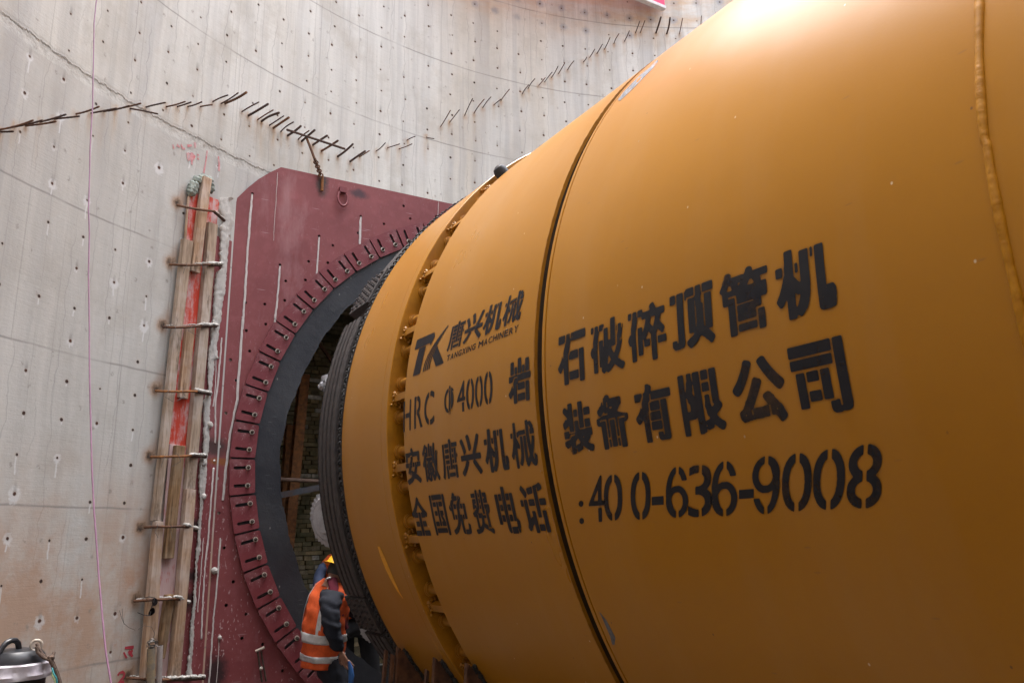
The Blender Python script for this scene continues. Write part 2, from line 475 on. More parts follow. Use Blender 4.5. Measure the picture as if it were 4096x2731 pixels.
M_WALL = wall_material()
ORANGE = (0.36, 0.151, 0.003); ORANGE_D = (0.30, 0.121, 0.003)
M_PAINT = paint_material("orange_paint", ORANGE, ORANGE_D)
M_FRESH = plain("fresh_orange_paint", (0.36, 0.155, 0.006), (0.28, 0.115, 0.006), 9, 0.4, 0, 0.25)
M_FLANGE = plain("flange_paint", (0.42, 0.175, 0.004), (0.28, 0.112, 0.004), 5, 0.45, 0, 0.25)
def bead_material():
    g = NG("painted_weld_bead"); o = g.coord(); x, y, z = g.sep(o)
    arc = g.math('ARCTAN2', z, g.mul(x, -1.0))
    rp = g.noise(g.comb(g.mul(arc, 210.0), g.mul(y, 30.0)), 1.0, 4, 0.7); n = g.noise(o, 45.0, 4, 0.6)
    c = g.mix(g.mr(n, 0.35, 0.7), (0.40, 0.172, 0.003), (0.32, 0.130, 0.002))
    g.bump(g.add(rp, g.mul(n, 0.8)), 0.45, 0.004)
    return g.out(c, 0.6, 0, 0.25)
M_BEAD = bead_material()
M_GAP = plain("shaded_groove", (0.045, 0.024, 0.008), (0.02, 0.012, 0.006), 12, 0.8, 0, 0.3)  # shade of the deep joint gap put into a dark brown colour
M_IRON = plain("muddy_iron", (0.062, 0.052, 0.050), (0.036, 0.031, 0.031), 22, 0.7, 0.15, 0.35, bdist=0.01)
M_HARD = plain("weld_hardfacing", (0.10, 0.10, 0.10), (0.02, 0.02, 0.022), 40, 0.5, 0.5, 1.0, bdist=0.02)
M_SILVER = plain("silver_paint", (0.40, 0.40, 0.43), (0.28, 0.28, 0.30), 12, 0.42, 0.35, 0.3)
M_RUST = plain("rusty_steel", (0.17, 0.075, 0.035), (0.06, 0.028, 0.018), 11, 0.85, 0.1, 0.6)
M_RUSTDK = plain("dark_rebar", (0.085, 0.042, 0.028), (0.045, 0.026, 0.022), 30, 0.85, 0.1, 0.8)
M_RUSTLT = plain("orange_rust", (0.30, 0.12, 0.035), (0.12, 0.05, 0.02), 20, 0.9, 0.0, 0.7)
def rubber_material():
    g = NG("black_rubber"); o = g.coord()
    n = g.noise(o, 2.2, 6, 0.65); n2 = g.noise(o, 12.0, 5, 0.7)
    c = g.mix(g.mr(n, 0.35, 0.65), (0.017, 0.019, 0.026), (0.034, 0.036, 0.042))
    c = g.mix(g.mr(n2, 0.58, 0.75, 0.0, 0.35), c, (0.07, 0.065, 0.06))
    x, y, z = g.sep(o); sp = g.vor(g.comb(g.mul(x, 9.0), g.mul(z, 5.0)), 1.0); r0, r1, r2 = g.sep(sp[1])
    c = g.mix(g.mul(g.mr(sp[0], 0.03, 0.07, 1.0, 0.0), g.mr(r0, 0.84, 0.87, 0.0, 0.6)), c, (0.22, 0.21, 0.19))
    sc = g.vor(g.comb(g.mul(x, 3.0), g.mul(z, 30.0)), 1.0); q0, q1, q2 = g.sep(sc[1])
    c = g.mix(g.mul(g.mr(sc[0], 0.04, 0.09, 1.0, 0.0), g.mr(q0, 0.80, 0.84, 0.0, 0.35)), c, (0.16, 0.16, 0.17))
    g.bump(g.add(g.mul(n, 2.0), n2), 0.35, 0.012)
    return g.out(c, g.mr(n, 0.3, 0.7, 0.42, 0.62), 0, 0.45)
M_RUBBER = rubber_material()
M_DARKBOLT = plain("dark_bolt", (0.10, 0.075, 0.06), (0.05, 0.04, 0.035), 30, 0.6, 0.5, 0.4)
M_WASHER = plain("washer_steel", (0.62, 0.57, 0.51), (0.40, 0.33, 0.27), 30, 0.5, 0.4, 0.3)
M_GROUT = plain("white_grout", (0.58, 0.56, 0.53), (0.47, 0.45, 0.42), 30, 0.95, 0, 0.9, bdist=0.012)
M_DRIP = plain("dried_grout", (0.60, 0.56, 0.54), (0.48, 0.43, 0.42), 22, 0.9, 0, 0.5)
M_FLOOR = plain("wet_mud", (0.075, 0.062, 0.050), (0.04, 0.034, 0.03), 1.2, 0.75, 0, 0.8, bdist=0.03)
M_EARTH = plain("site_earth", (0.20, 0.165, 0.13), (0.14, 0.115, 0.09), 0.2, 0.95, 0, 0.5, bdist=0.05)
M_CABLE = plain("purple_cable", (0.25, 0.13, 0.20), (0.20, 0.10, 0.16), 10, 0.45, 0, 0.1)
M_BLACK = plain("black_plastic", (0.015, 0.016, 0.020), (0.026, 0.027, 0.032), 12, 0.35, 0, 0.15)
M_ROPE = plain("brown_rope", (0.13, 0.085, 0.062), (0.07, 0.045, 0.035), 60, 0.9, 0, 0.8)
M_WHITE = plain("dirty_white_plastic", (0.60, 0.58, 0.62), (0.40, 0.36, 0.42), 10, 0.5, 0, 0.3)
M_CLOTH = plain("grey_green_cloth", (0.36, 0.40, 0.36), (0.16, 0.19, 0.17), 18, 0.95, 0, 0.6)
M_PINK = plain("pink_board", (0.78, 0.055, 0.17), (0.70, 0.05, 0.15), 3, 0.45, 0, 0.05)
M_BOARDW = plain("white_edge", (0.70, 0.70, 0.72), (0.55, 0.55, 0.57), 8, 0.6, 0, 0.1)
M_VEST = plain("orange_fabric", (0.72, 0.105, 0.015), (0.55, 0.075, 0.012), 12, 0.8, 0, 0.5)
M_REFL = plain("reflective_tape", (0.60, 0.61, 0.62), (0.45, 0.46, 0.47), 20, 0.4, 0.2, 0.2)
M_NAVY = plain("navy_cloth", (0.011, 0.014, 0.026), (0.006, 0.008, 0.015), 8, 0.9, 0, 0.5)
M_BLUEC = plain("blue_work_cloth", (0.055, 0.075, 0.14), (0.035, 0.05, 0.10), 10, 0.9, 0, 0.5)
M_SKIN = plain("skin", (0.36, 0.19, 0.13), (0.30, 0.15, 0.10), 14, 0.55, 0, 0.1)
M_HAIR = plain("black_hair", (0.010, 0.009, 0.009), (0.02, 0.018, 0.016), 60, 0.6, 0, 0.5, stretch=(1, 1, 0.2))
M_YELLOW = plain("yellow_plastic", (0.80, 0.42, 0.02), (0.74, 0.38, 0.02), 4, 0.35, 0, 0.05)
M_MAROONC = plain("maroon_cloth", (0.16, 0.012, 0.035), (0.10, 0.008, 0.022), 12, 0.9, 0, 0.5)
M_BLUE = plain("blue_cloth", (0.03, 0.14, 0.42), (0.02, 0.08, 0.26), 12, 0.8, 0, 0.6)
M_LENS = plain("dark_lens", (0.006, 0.006, 0.007), (0.01, 0.008, 0.008), 3, 0.08, 0, 0.0)
M_WIRE = plain("tie_wire", (0.22, 0.21, 0.20), (0.10, 0.09, 0.085), 40, 0.45, 0.7, 0.2)
M_PIPEA = plain("mottled_pipe", (0.34, 0.26, 0.15), (0.22, 0.19, 0.155), 22, 0.8, 0.1, 0.5)
M_PIPEB = plain("grey_pink_pipe", (0.42, 0.37, 0.35), (0.33, 0.28, 0.27), 10, 0.7, 0, 0.2)
M_RED = plain("red_spray", (0.45, 0.04, 0.06), (0.40, 0.05, 0.07), 20, 0.7, 0, 0.1)
M_HOLE = plain("cut_hole_shade", (0.012, 0.010, 0.010), (0.02, 0.016, 0.014), 10, 0.9, 0, 0)

def steel_red(name, burn, ca=(0.215, 0.054, 0.058), cb=(0.165, 0.036, 0.040)):
    """red oxide primer with chalky dust, grout spatter, scuffs and cutting burns (plate plane x,z)"""
    g = NG(name)
    o = g.coord(); x, y, z = g.sep(o)
    n1 = g.noise(o, 1.6, 5, 0.6); n2 = g.noise(o, 9.0, 6, 0.65)
    c = g.mix(g.mr(n1, 0.35, 0.65), ca, cb)
    c = g.mix(g.mr(n2, 0.50, 0.75, 0.0, 0.35), c, (0.32, 0.115, 0.125))
    c = g.mix(g.mr(g.noise(o, 24.0, 5, 0.7), 0.60, 0.72, 0.0, 0.35), c, (0.15, 0.03, 0.035))
    wash = g.noise(g.scale(o, (1.0, 1.0, 0.28)), 2.4, 5, 0.7)
    c = g.mix(g.mr(wash, 0.55, 0.78, 0.0, 0.45), c, (0.42, 0.26, 0.27))
    spat = g.noise(g.scale(o, (1.0, 1.0, 0.45)), 62.0, 2, 0.5)
    lowm = g.mr(z, -2.0, 1.2, 1.0, 0.12)
    cl = g.mr(g.noise(o, 2.1, 4), 0.38, 0.60)
    c = g.mix(g.mul(g.mul(g.mr(spat, 0.655, 0.69), lowm), g.mul(cl, 0.75)), c, (0.56, 0.45, 0.45))
    scr = g.vor(g.comb(g.mul(x, 2.0), g.mul(z, 26.0)), 1.0)
    s0, s1, s2 = g.sep(scr[1])
    c = g.mix(g.mul(g.mul(g.mr(scr[0], 0.05, 0.10, 1.0, 0.0), g.mr(s0, 0.90, 0.92)), 0.4), c, (0.45, 0.33, 0.35))
    edge = g.noise(o, 16.0, 6, 0.75)
    for (bx, bz, sx, sz, ori) in burn:
        ddx = g.math('DIVIDE', g.sub(x, bx), sx); ddz = g.math('DIVIDE', g.sub(z, bz), sz)
        d = g.math('SQRT', g.add(g.mul(ddx, ddx), g.mul(ddz, ddz)))
        d = g.add(d, g.mul(g.sub(edge, 0.5), 1.3))
        c = g.mix(g.mr(d, 0.45, 1.15, 0.9, 0.0), c, ori)
    g.bump(g.add(g.mul(n2, 0.4), g.mul(spat, 0.3)), 0.2, 0.006)
    return g.out(c, g.mr(n2, 0.3, 0.7, 0.48, 0.68), 0.0, 0.4)

def p_xz(px, py, y=PY):
    p = at_y(px, py, y); return (p[0], p[2])
_b1 = p_xz(1290, 735); _b2 = p_xz(1437, 776); _b3 = p_xz(850, 1790); _b4 = p_xz(880, 1846); _b5 = p_xz(835, 1665)
M_PLATE = steel_red("red_oxide_plate", [
    (_b1[0], _b1[1], 0.07, 0.14, (0.03, 0.022, 0.018)), (_b2[0], _b2[1], 0.11, 0.055, (0.045, 0.02, 0.03)),
    (_b3[0], _b3[1], 0.16, 0.09, (0.05, 0.03, 0.028)), (_b4[0] + 0.05, _b4[1], 0.22, 0.035, (0.22, 0.075, 0.015)),
    (p_xz(862, 2690)[0], p_xz(862, 2690)[1], 0.10, 0.16, (0.02, 0.012, 0.014)),
    (p_xz(764, 2300)[0], p_xz(764, 2300)[1], 0.07, 0.06, (0.03, 0.02, 0.02)),
    (p_xz(740, 2400)[0], p_xz(740, 2400)[1], 0.09, 0.09, (0.035, 0.02, 0.02)),
    (p_xz(757, 2100)[0], p_xz(757, 2100)[1], 0.10, 0.06, (0.035, 0.02, 0.02))])
M_CLAMP = steel_red("red_oxide_clamp", [], (0.175, 0.032, 0.040), (0.13, 0.022, 0.028))

def wood(name, c1, c2, c3):
    g = NG(name)
    o = g.coord(); v = g.scale(o, (1.0, 1.0, 0.09))
    n = g.noise(v, 26.0, 6, 0.65, 0.6); n2 = g.noise(v, 90.0, 4, 0.6)
    b = g.noise(o, 3.0, 4)
    c = g.mix(g.mr(n, 0.42, 0.60), c1, c2)
    c = g.mix(g.mr(b, 0.45, 0.60, 0.0, 0.75), c, c3)
    c = g.mix(g.mr(n2, 0.5, 0.75, 0.0, 0.5), c, (c2[0] * 0.5, c2[1] * 0.5, c2[2] * 0.5))
    dk = g.noise(g.scale(o, (1.0, 1.0, 0.25)), 7.0, 5, 0.7)
    c = g.mix(g.mr(dk, 0.56, 0.64, 0.0, 0.7), c, (0.10, 0.062, 0.035))
    g.bump(g.add(n, n2), 0.4, 0.006)
    return g.out(c, 0.85, 0, 0.25)
M_WOODA = wood("pale_pine", (0.46, 0.315, 0.21), (0.29, 0.18, 0.11), (0.50, 0.42, 0.37))
M_WOODB = wood("grey_weathered_timber", (0.42, 0.325, 0.245), (0.26, 0.19, 0.135), (0.49, 0.425, 0.38))
M_WOODC = wood("brown_split_timber", (0.30, 0.185, 0.095), (0.13, 0.075, 0.038), (0.33, 0.25, 0.17))

def ply(name, red, amount):
    g = NG(name)
    o = g.coord()
    n = g.noise(g.scale(o, (1, 1, 0.5)), 7.0, 6, 0.7); n2 = g.noise(g.scale(o, (1, 1, 0.12)), 30.0, 5, 0.7)
    c = g.mix(g.mr(g.add(g.mul(n, 0.6), g.mul(n2, 0.4)), amount, amount + 0.10), red, (0.50, 0.36, 0.35))
    c = g.mix(g.mr(n2, 0.55, 0.75, 0, 0.4), c, (0.30, 0.05, 0.04))
    return g.out(c, 0.6, 0, 0.4)
M_PLYA = ply("red_shuttering_ply", (0.50, 0.050, 0.026), 0.47)
M_PLYB = ply("worn_red_shuttering_ply", (0.42, 0.045, 0.04), 0.39)

# ------------------------------------------------------------------ setting: floor, ground, shaft wall
mb = MB()
n = 96
ring0 = [(WX + WR * 1.3 * math.cos(2 * math.pi * i / n), WY + WR * 1.3 * math.sin(2 * math.pi * i / n), FLOOR) for i in range(n)]
mb.add([(WX, WY, FLOOR)] + ring0, [(0, 1 + i, 1 + (i + 1) % n) for i in range(n)])
o = mb.build("shaft_floor", M_FLOOR); o["kind"] = "structure"
mb = MB()
ra = [(WX + (WR + 0.45) * math.cos(2 * math.pi * i / n), WY + (WR + 0.45) * math.sin(2 * math.pi * i / n), TOP - 0.25) for i in range(n)]
rb = [(WX + 900 * math.cos(2 * math.pi * i / n), WY + 900 * math.sin(2 * math.pi * i / n), TOP - 0.25) for i in range(n)]
mb.add(ra + rb, [(i, (i + 1) % n, n + (i + 1) % n, n + i) for i in range(n)])
o = mb.build("ground", M_EARTH); o["kind"] = "structure"

# starter bars, pixel base -> pixel tip in the photograph, thick?
BARS = []
def _bars(k, ox, oy, txt):
    for e in txt.split(';'):
        q = e.split(',')
        a = [float(t) for t in q[:4]]
        BARS.append((ox + a[0] / k, oy + a[1] / k, ox + a[2] / k, oy + a[3] / k, len(q) > 4))
_bars(2.138, 0, 0, "0,1112,285,1030;0,1116,115,1125;125,1085,365,1030;215,1075,480,1040;345,1045,565,980;465,1015,680,995;650,975,850,912;775,968,1000,928;880,950,1110,905;985,932,1207,885;1105,915,1350,975;1250,917,1417,878;1420,910,1585,870;1512,912,1635,875;1607,908,1728,872;1710,912,1815,898;1820,875,1950,815;1890,890,2038,795;1925,883,2110,790,t")
_bars(2.138, 900, 0, "150,960,290,875;203,990,370,890,t;280,1030,413,942;315,1045,465,965,t;380,1078,503,993;415,1100,548,1005,t;483,1137,587,1045;537,1162,650,1078,t;630,1200,720,1118;657,1215,768,1113,t;752,1243,875,1160,t;825,1293,967,1203,t;965,1340,1095,1232,t;1070,1385,1200,1293,t;1148,1345,1235,1290;1290,1292,1372,1222;1390,1258,1495,1232;1485,1268,1600,1232;1557,1200,1628,1167;1715,1155,1790,1187;1847,1088,1928,945;1923,1050,2005,940;2055,995,2118,843;2133,975,2218,850;2205,928,2275,830;2300,895,2360,850")
_bars(2.138, 1900, 0, "223,868,295,765;407,805,460,727;455,765,513,675;545,730,602,665;593,705,660,618;652,665,710,568;714,633,768,540;793,602,847,522;920,527,955,490;978,495,1025,422;1040,462,1090,380;1105,427,1155,322;1190,378,1232,290;1277,355,1320,265;1373,288,1410,183;1413,283,1453,178;1548,285,1590,148,t;1640,290,1668,152,t;1750,295,1775,160;1937,215,1937,138")
BAR3D = []
for (x0, y0, x1, y1, tk) in BARS:
    b = at_wall(x0, y0)
    nrm = np.array([WX - b[0], WY - b[1], 0.0]); nrm /= np.linalg.norm(nrm)
    d = ray(x1, y1); d = d / np.linalg.norm(d)
    # closest approach of the sight line to the wall normal at the bar's root
    w0 = CAM - b; a_, b_, c_ = 1.0, float(d @ nrm), 1.0
    den = a_ * c_ - b_ * b_
    t = (b_ * float(nrm @ w0) - float(d @ w0)) / den
    tip = CAM + t * d
    L = np.linalg.norm(tip - b)
    if L > 0.85:
        tip = b + (tip - b) * 0.85 / L
    BAR3D.append((b, tip, nrm, tk))

ss = np.concatenate([np.linspace(-math.pi * WR, -6.6, 40)[:-1], np.arange(-6.6, 4.6, 0.035), np.linspace(4.6, math.pi * WR, 46)])
zs = np.concatenate([np.arange(FLOOR - 0.1, 7.1, 0.035), np.linspace(7.1, TOP, 6)])
S, Z = np.meshgrid(ss, zs)
A = S / WR
V = np.stack([WX + WR * np.sin(A), WY + WR * np.cos(A), Z], -1).reshape(-1, 3)
ns, nz = len(ss), len(zs)
I, J = np.meshgrid(np.arange(ns - 1), np.arange(nz - 1))
q0 = (J * ns + I).ravel(); F = np.stack([q0, q0 + ns, q0 + ns + 1, q0 + 1], -1)
cen = V[F].mean(1)
keep = ~((np.hypot(cen[:, 0], cen[:, 2]) < 2.62) & (cen[:, 1] > 4)) & ~((np.abs(cen[:, 0]) < 2.3) & (cen[:, 2] < -0.3) & (cen[:, 1] > 4) & (cen[:, 2] < 0) & (np.hypot(cen[:, 0], cen[:, 2]) < 2.62))
F = F[keep]
# wall marks: R rust runs under bars, G dark spots at bar roots and cutting soot
marks = np.zeros((nz, ns, 4), np.float32); marks[..., 3] = 1
for (b, tip, nrm, tk) in BAR3D:
    s0, z0 = wall_sz(b); w = 0.022 if tk else 0.014
    L = rng.uniform(0.12, 0.5) * (1.3 if tk else 0.9); amp = rng.uniform(0.25, 0.8)
    dz = z0 - Z
    marks[..., 0] = np.maximum(marks[..., 0], amp * np.exp(-((S - s0) / (w + 0.01)) ** 2) * (dz > -0.03) * np.clip(1 - dz / L, 0, 1))
for (b, tip, nrm, tk) in BAR3D:
    s0, z0 = wall_sz(b); marks[..., 1] = np.maximum(marks[..., 1], (0.55 if tk else 0.42) * np.exp(-((S - s0) / 0.030) ** 2 - ((Z - z0 + 0.012) / 0.040) ** 2))  # small dark spot round each bar root
for (s0, z0) in BURN:
    ds, dz = S - s0, Z - z0
    m1 = np.exp(-(ds / 0.055) ** 2 - (dz / 0.06) ** 2)
    m2 = 0.62 * np.exp(-((ds - 0.035 - 0.15 * np.maximum(dz, 0)) / 0.05) ** 2) * (dz > 0) * np.exp(-(np.maximum(dz, 0) / 0.16) ** 2)
    marks[..., 1] = np.maximum(marks[..., 1], np.maximum(m1, m2))
me = bpy.data.meshes.new("shaft_wall")
me.vertices.add(len(V)); me.vertices.foreach_set("co", V.ravel())
me.loops.add(F.size); me.loops.foreach_set("vertex_index", F.ravel().astype(np.int32))
me.polygons.add(len(F)); me.polygons.foreach_set("loop_start", (np.arange(len(F)) * 4).astype(np.int32))
me.polygons.foreach_set("use_smooth", np.ones(len(F), bool))
me.update(calc_edges=True)
uvl = me.uv_layers.new(name="UVMap")
uvs = np.stack([S.ravel(), Z.ravel()], -1)[F.ravel()]
uvl.data.foreach_set("uv", uvs.ravel().astype(np.float32))
at = me.attributes.new("marks", 'FLOAT_COLOR', 'POINT'); at.data.foreach_set("color", marks.reshape(-1))
me.materials.append(M_WALL)
me.validate()
SHAFT = bpy.data.objects.new("shaft_wall", me); COL.objects.link(SHAFT)
tag(SHAFT, "round pale concrete shaft wall streaked with rust and pierced by tie holes", "wall", kind="thing")
# thick rim so the wall has a real outside
mb = MB()
mb.lathe([(4.2, WR + 0.45), (TOP, WR + 0.45), (TOP, WR)], 128, 'Z', org=(WX, WY, 0))
mb.build("wall_rim", M_EARTH, SHAFT)

for i, (b, tip, nrm, tk) in enumerate(BAR3D):
    r = 0.0115 if tk else (0.0068 if i < 34 else 0.0056)
    mb = MB()
    P0 = np.array(b) - nrm * 0.04
    k = 26 if tk else 16
    bend = rng.uniform(-0.02, 0.02, 3)
    pts = []; rads = []
    for j in range(k + 1):
        t = j / k
        pts.append(P0 + (np.array(tip) - P0) * t + bend * math.sin(math.pi * t) * 0.5)
        rads.append(r * (1.09 if j % 2 else 0.93))
    mb.tube(pts, rads, 7)
    mb.build("starter_bar", M_RUSTDK if (i % 3) else M_RUST, SHAFT)

# red spray marks on the wall
def wall_strokes(name, strokes, width, mat, off=0.004):
    mb = MB()
    for st in strokes:
        P = []
        sz = [wall_px(*p) for p in st]
        for i, (s, z) in enumerate(sz):
            a = sz[max(0, i - 1)]; c = sz[min(len(sz) - 1, i + 1)]
            t = np.array([c[0] - a[0], c[1] - a[1]]); t /= max(1e-6, np.linalg.norm(t)); nn = np.array([-t[1], t[0]])
            w = width * rng.uniform(0.55, 1.2) / 2
            P.append(wall_pt(s + nn[0] * w, z + nn[1] * w, off)); P.append(wall_pt(s - nn[0] * w, z - nn[1] * w, off))
        mb.add(P, [(2 * i, 2 * i + 1, 2 * i + 3, 2 * i + 2) for i in range(len(sz) - 1)])
    return mb.build(name, mat, SHAFT)
k = 2.138
M_REDW = plain("faded_red_spray", (0.52, 0.16, 0.18), (0.56, 0.36, 0.36), 22, 0.8, 0, 0.05)
wall_strokes("paint_mark", [[(x / k, y / k) for x, y in st] for st in [
    [(1475, 1235), (1485, 1275)], [(1510, 1240), (1535, 1262)], [(1545, 1235), (1560, 1270), (1580, 1275)], [(1600, 1250), (1640, 1245)], [(1665, 1220), (1668, 1265)],
    [(1600, 1310), (1605, 1370)], [(1605, 1308), (1625, 1330), (1620, 1365), (1605, 1372)], [(1635, 1305), (1640, 1410)], [(1640, 1310), (1660, 1335), (1645, 1365)], [(1685, 1330), (1700, 1330)], [(1685, 1360), (1700, 1360)],
    [(1770, 1290), (1755, 1400), (1740, 1480)], [(1866, 1340), (1872, 1400), (1870, 1465)]]], 0.024, M_REDW)
k2 = 2.24
wall_strokes("paint_mark", [[(x / k2, 2031 + y / k2) for x, y in st] for st in [
    [(1052, 1498), (1065, 1475), (1095, 1466), (1112, 1480), (1105, 1510), (1078, 1540), (1060, 1562), (1080, 1560), (1110, 1552)]]], 0.022, M_RED)
wall_strokes("paint_mark", [[(x / k2, 2031 + y / k2) for x, y in st] for st in [
    [(1115, 1252), (1160, 1248), (1195, 1244)], [(1105, 1290), (1125, 1330), (1135, 1340)], [(1150, 1278), (1165, 1300), (1185, 1330)], [(1170, 1275), (1185, 1285)]]], 0.022, M_RED)

# ------------------------------------------------------------------ portal plate with rubber seal and clamps
PORTAL = thing("tunnel_portal_seal", (0, PY, FLOOR), "maroon steel portal plate with black rubber ring seal on the concrete wall", "portal seal")
tl, ch, tr = p_xz(1125, 669), p_xz(949, 792), p_xz(1827, 823)
outer = [tl]
for t in (0.25, 0.5, 0.75): outer.append((tl[0] + (ch[0] - tl[0]) * t - 0.012 * math.sin(math.pi * t), tl[1] + (ch[1] - tl[1]) * t + 0.03 * math.sin(math.pi * t)))
outer += [ch, (-2.86, 2.0), (-2.86, FLOOR + 0.01), (2.86, FLOOR + 0.01), (2.86, 2.46), (2.41, 2.87)]
holes = []
def _h(k, ox, oy, txt):
    for e in txt.split(';'):
        a, b = [float(t) for t in e.split(',')]; holes.append(p_xz(ox + a / k, oy + b / k))
_h(2.351, 900, 650, "1278,505;886,692;518,962;258,293;1680,409;1742,527;1496,577;1252,662;1015,780;967,942;787,930;572,1113;756,1104;562,1295;375,1330;384,1519;193,1315;1987,507")
_h(3.484, 850, 1150, "472,598;518,883;252,1005;332,1290;67,847;77,1450")
_h(3.484, 850, 1550, "187,353;97,817;68,1263")
_h(2.24, 0, 2031, "1960,45;2008,357;1855,230;2090,660;2027,870;2205,950;2168,1165")
_h(1.8875, 900, 1900, "63,803;10,980;158,1047;125,1230;435,1475;285,1275")
hs = []
for h in holes:
    if math.hypot(*h) > 2.56 and h[0] > -2.83 and all(math.hypot(h[0] - g_[0], h[1] - g_[1]) > 0.05 for g_ in hs): hs.append(h)
me = curve2d([outer, circ(0, 0, 2.5, 160)] + [circ(h[0], h[1], 0.014, 12) for h in hs], 0.011)
bm = bmesh.new(); bm.from_mesh(me)
for v in bm.verts: x, y, z = v.co; v.co = (x, z, y)
bmesh.ops.recalc_face_normals(bm, faces=bm.faces)
bm.to_mesh(me); bm.free(); me.materials.clear(); me.materials.append(M_PLATE)
for p in me.polygons: p.use_smooth = False
o = bpy.data.objects.new("face_plate", me); COL.objects.link(o); o.parent = PORTAL; o.location = (0, 0.012, -FLOOR)
# concrete block-out behind the plate, its round reveal
mb = MB()
mb.lathe([(PY + 0.03, 2.53), (PY + 0.9, 2.53)], 96)
for i in range(len(outer)):
    a, b = outer[i], outer[(i + 1) % len(outer)]
    mb.add([(a[0] * 0.985, PY + 0.04, a[1] - 0.02), (b[0] * 0.985, PY + 0.04, b[1] - 0.02), (b[0] * 0.985, PY + 0.8, b[1] - 0.02), (a[0] * 0.985, PY + 0.8, a[1] - 0.02)], [(0, 1, 2, 3)])
m_block = plain("portal_block_concrete", (0.36, 0.34, 0.31), (0.26, 0.25, 0.23), 4, 0.9, 0, 0.4)
mb.build("block_out", m_block, PORTAL)
mb = MB()   # dark backing so the bolt holes look into a gap
mb.lathe([(PY + 0.05, 2.535), (PY + 0.05, 3.9)], 96)
mb.v = [(max(-2.83, min(2.83, p[0])), p[1], max(FLOOR, min(2.84 if abs(p[0]) < 2.4 else 2.45, p[2]))) for p in mb.v]
mb.build("backing", M_HOLE, PORTAL)
# side flange lying on the wall left of the plate
mb = MB()
sL, sR = wall_sz((-3.12, 7.24, 0))[0], wall_sz((-2.83, 7.40, 0))[0]
P = []; kk = 12
ztop = [2.33, 2.34, 2.30, 2.22, 2.24, 2.28, 2.22, 2.2, 2.2, 2.18, 2.15, 2.1, 2.1]
for i in range(kk + 1):
    s = sL + (sR - sL) * i / kk
    P += [wall_pt(s, FLOOR, 0.012), wall_pt(s, 2.02, 0.012)]
mb.add(P, [(2 * i, 2 * i + 1, 2 * i + 3, 2 * i + 2) for i in range(kk)])
mb.build("side_flange", M_PLATE, PORTAL)
# rubber ring with a ragged inner edge
mb = MB()
def rubmod(i, a, r):
    if i in (1, 2): return r + 0.012 * math.sin(a * 9 + 1.2) + 0.010 * (random.Random(int(a * 400)).random() - 0.5) + 0.006 * math.sin(a * 37)
    return r
mb.lathe([(PY - 0.001, 2.705), (PY - 0.001, 2.268), (PY - 0.018, 2.268), (PY - 0.018, 2.705)], 420, mod=rubmod)
rub = mb.build("rubber_seal", M_RUBBER, PORTAL)
# clamp plates
hin, hout = R_(3.5) * 2.502 - 0.0085, R_(3.5) * 2.72 - 0.0085
def slot(yc):
    pts = []
    for x, a0 in ((2.672 - 2.61, -90), (2.552 - 2.61, 90)):
        for i in range(7):
            a = R_(a0 + i * 30); pts.append((x + 0.0135 * math.cos(a), yc + 0.0135 * math.sin(a)))
    return pts
def rnd_corner(P, r):
    out = []
    for i, p in enumerate(P):
        p = Vector(p); a = Vector(P[i - 1]) - p; b = Vector(P[(i + 1) % len(P)]) - p
        a.normalize(); b.normalize()
        for t in range(5):
            f = t / 4
            out.append(tuple((p + a * r * (1 - f) ** 2 + b * r * f ** 2)))
    return out
outl = rnd_corner([(-0.108, -hin), (0.110, -hout), (0.110, hout), (-0.108, hin)], 0.018)
me = curve2d([outl, slot(0.078), slot(-0.078)], 0.009)
me.materials.clear(); me.materials.append(M_CLAMP)
for p in me.polygons: p.use_smooth = False
clamp = bpy.data.objects.new("clamp_plate", me)
mb = MB()
mb.lathe([(0.0, 0.0), (0.006, 0.0), (0.006, 0.022), (0.0, 0.022)][::-1], 16, 'Z', mi=1)
mb.lathe([(0.004, 0.0145), (0.020, 0.0145), (0.020, 0.009), (0.047, 0.0085), (0.047, 0.0)], 6, 'Z', smooth=False)
ang0 = 56.58 + 3.5
def place_clamp(i, first):
    a = R_(ang0 - 7.0 * i)
    er = Vector((-math.cos(a), 0, math.sin(a)))          # outward
    en = Vector((0, -1, 0))                              # towards the shaft
    et = en.cross(er)
    Mx = Matrix((er, et, en)).transposed()
    c = er * (2.61 + random.uniform(-0.004, 0.004)) + Vector((0, PY - 0.034 - (i % 2) * 0.004, 0))
    if first: o = clamp; COL.objects.link(o)
    else: o = clamp.copy(); COL.objects.link(o)
    o.parent = PORTAL
    o.rotation_euler = (Mx @ Matrix.Rotation(random.uniform(-0.008, 0.008), 3, 'Z')).to_euler()
    o.location = c - PORTAL.location
    for yy in (0.078, -0.078):
        if place_clamp.bolt is None:
            bo = mb.build("bolt", [M_DARKBOLT, M_WASHER], o, sharp=30, local=True); place_clamp.bolt = bo
        else:
            bo = place_clamp.bolt.copy(); COL.objects.link(bo); bo.parent = o
        bo.location = (-0.047 + random.uniform(-0.006, 0.006), yy, 0.010)
        bo.rotation_euler = (0, 0, random.uniform(0, 1))
place_clamp.bolt = None
for i in range(-3, 19): place_clamp(i, i == -3)
# lifting ring
c = at_y(1367, 795, PY)
mb = MB()
mb.tube([(c[0] + 0.062 * math.cos(a) * 0.8, PY - 0.022 - 0.012 * (1 - math.sin(a)), c[2] - 0.01 + 0.085 * math.sin(a)) for a in np.linspace(0, 2 * math.pi, 24)[:-1]], 0.0115, 8, closed=True)
mb.box((c[0], PY - 0.022, c[2] + 0.085), (0.07, 0.036, 0.055))
mb.build("lifting_ring", M_CLAMP, PORTAL)

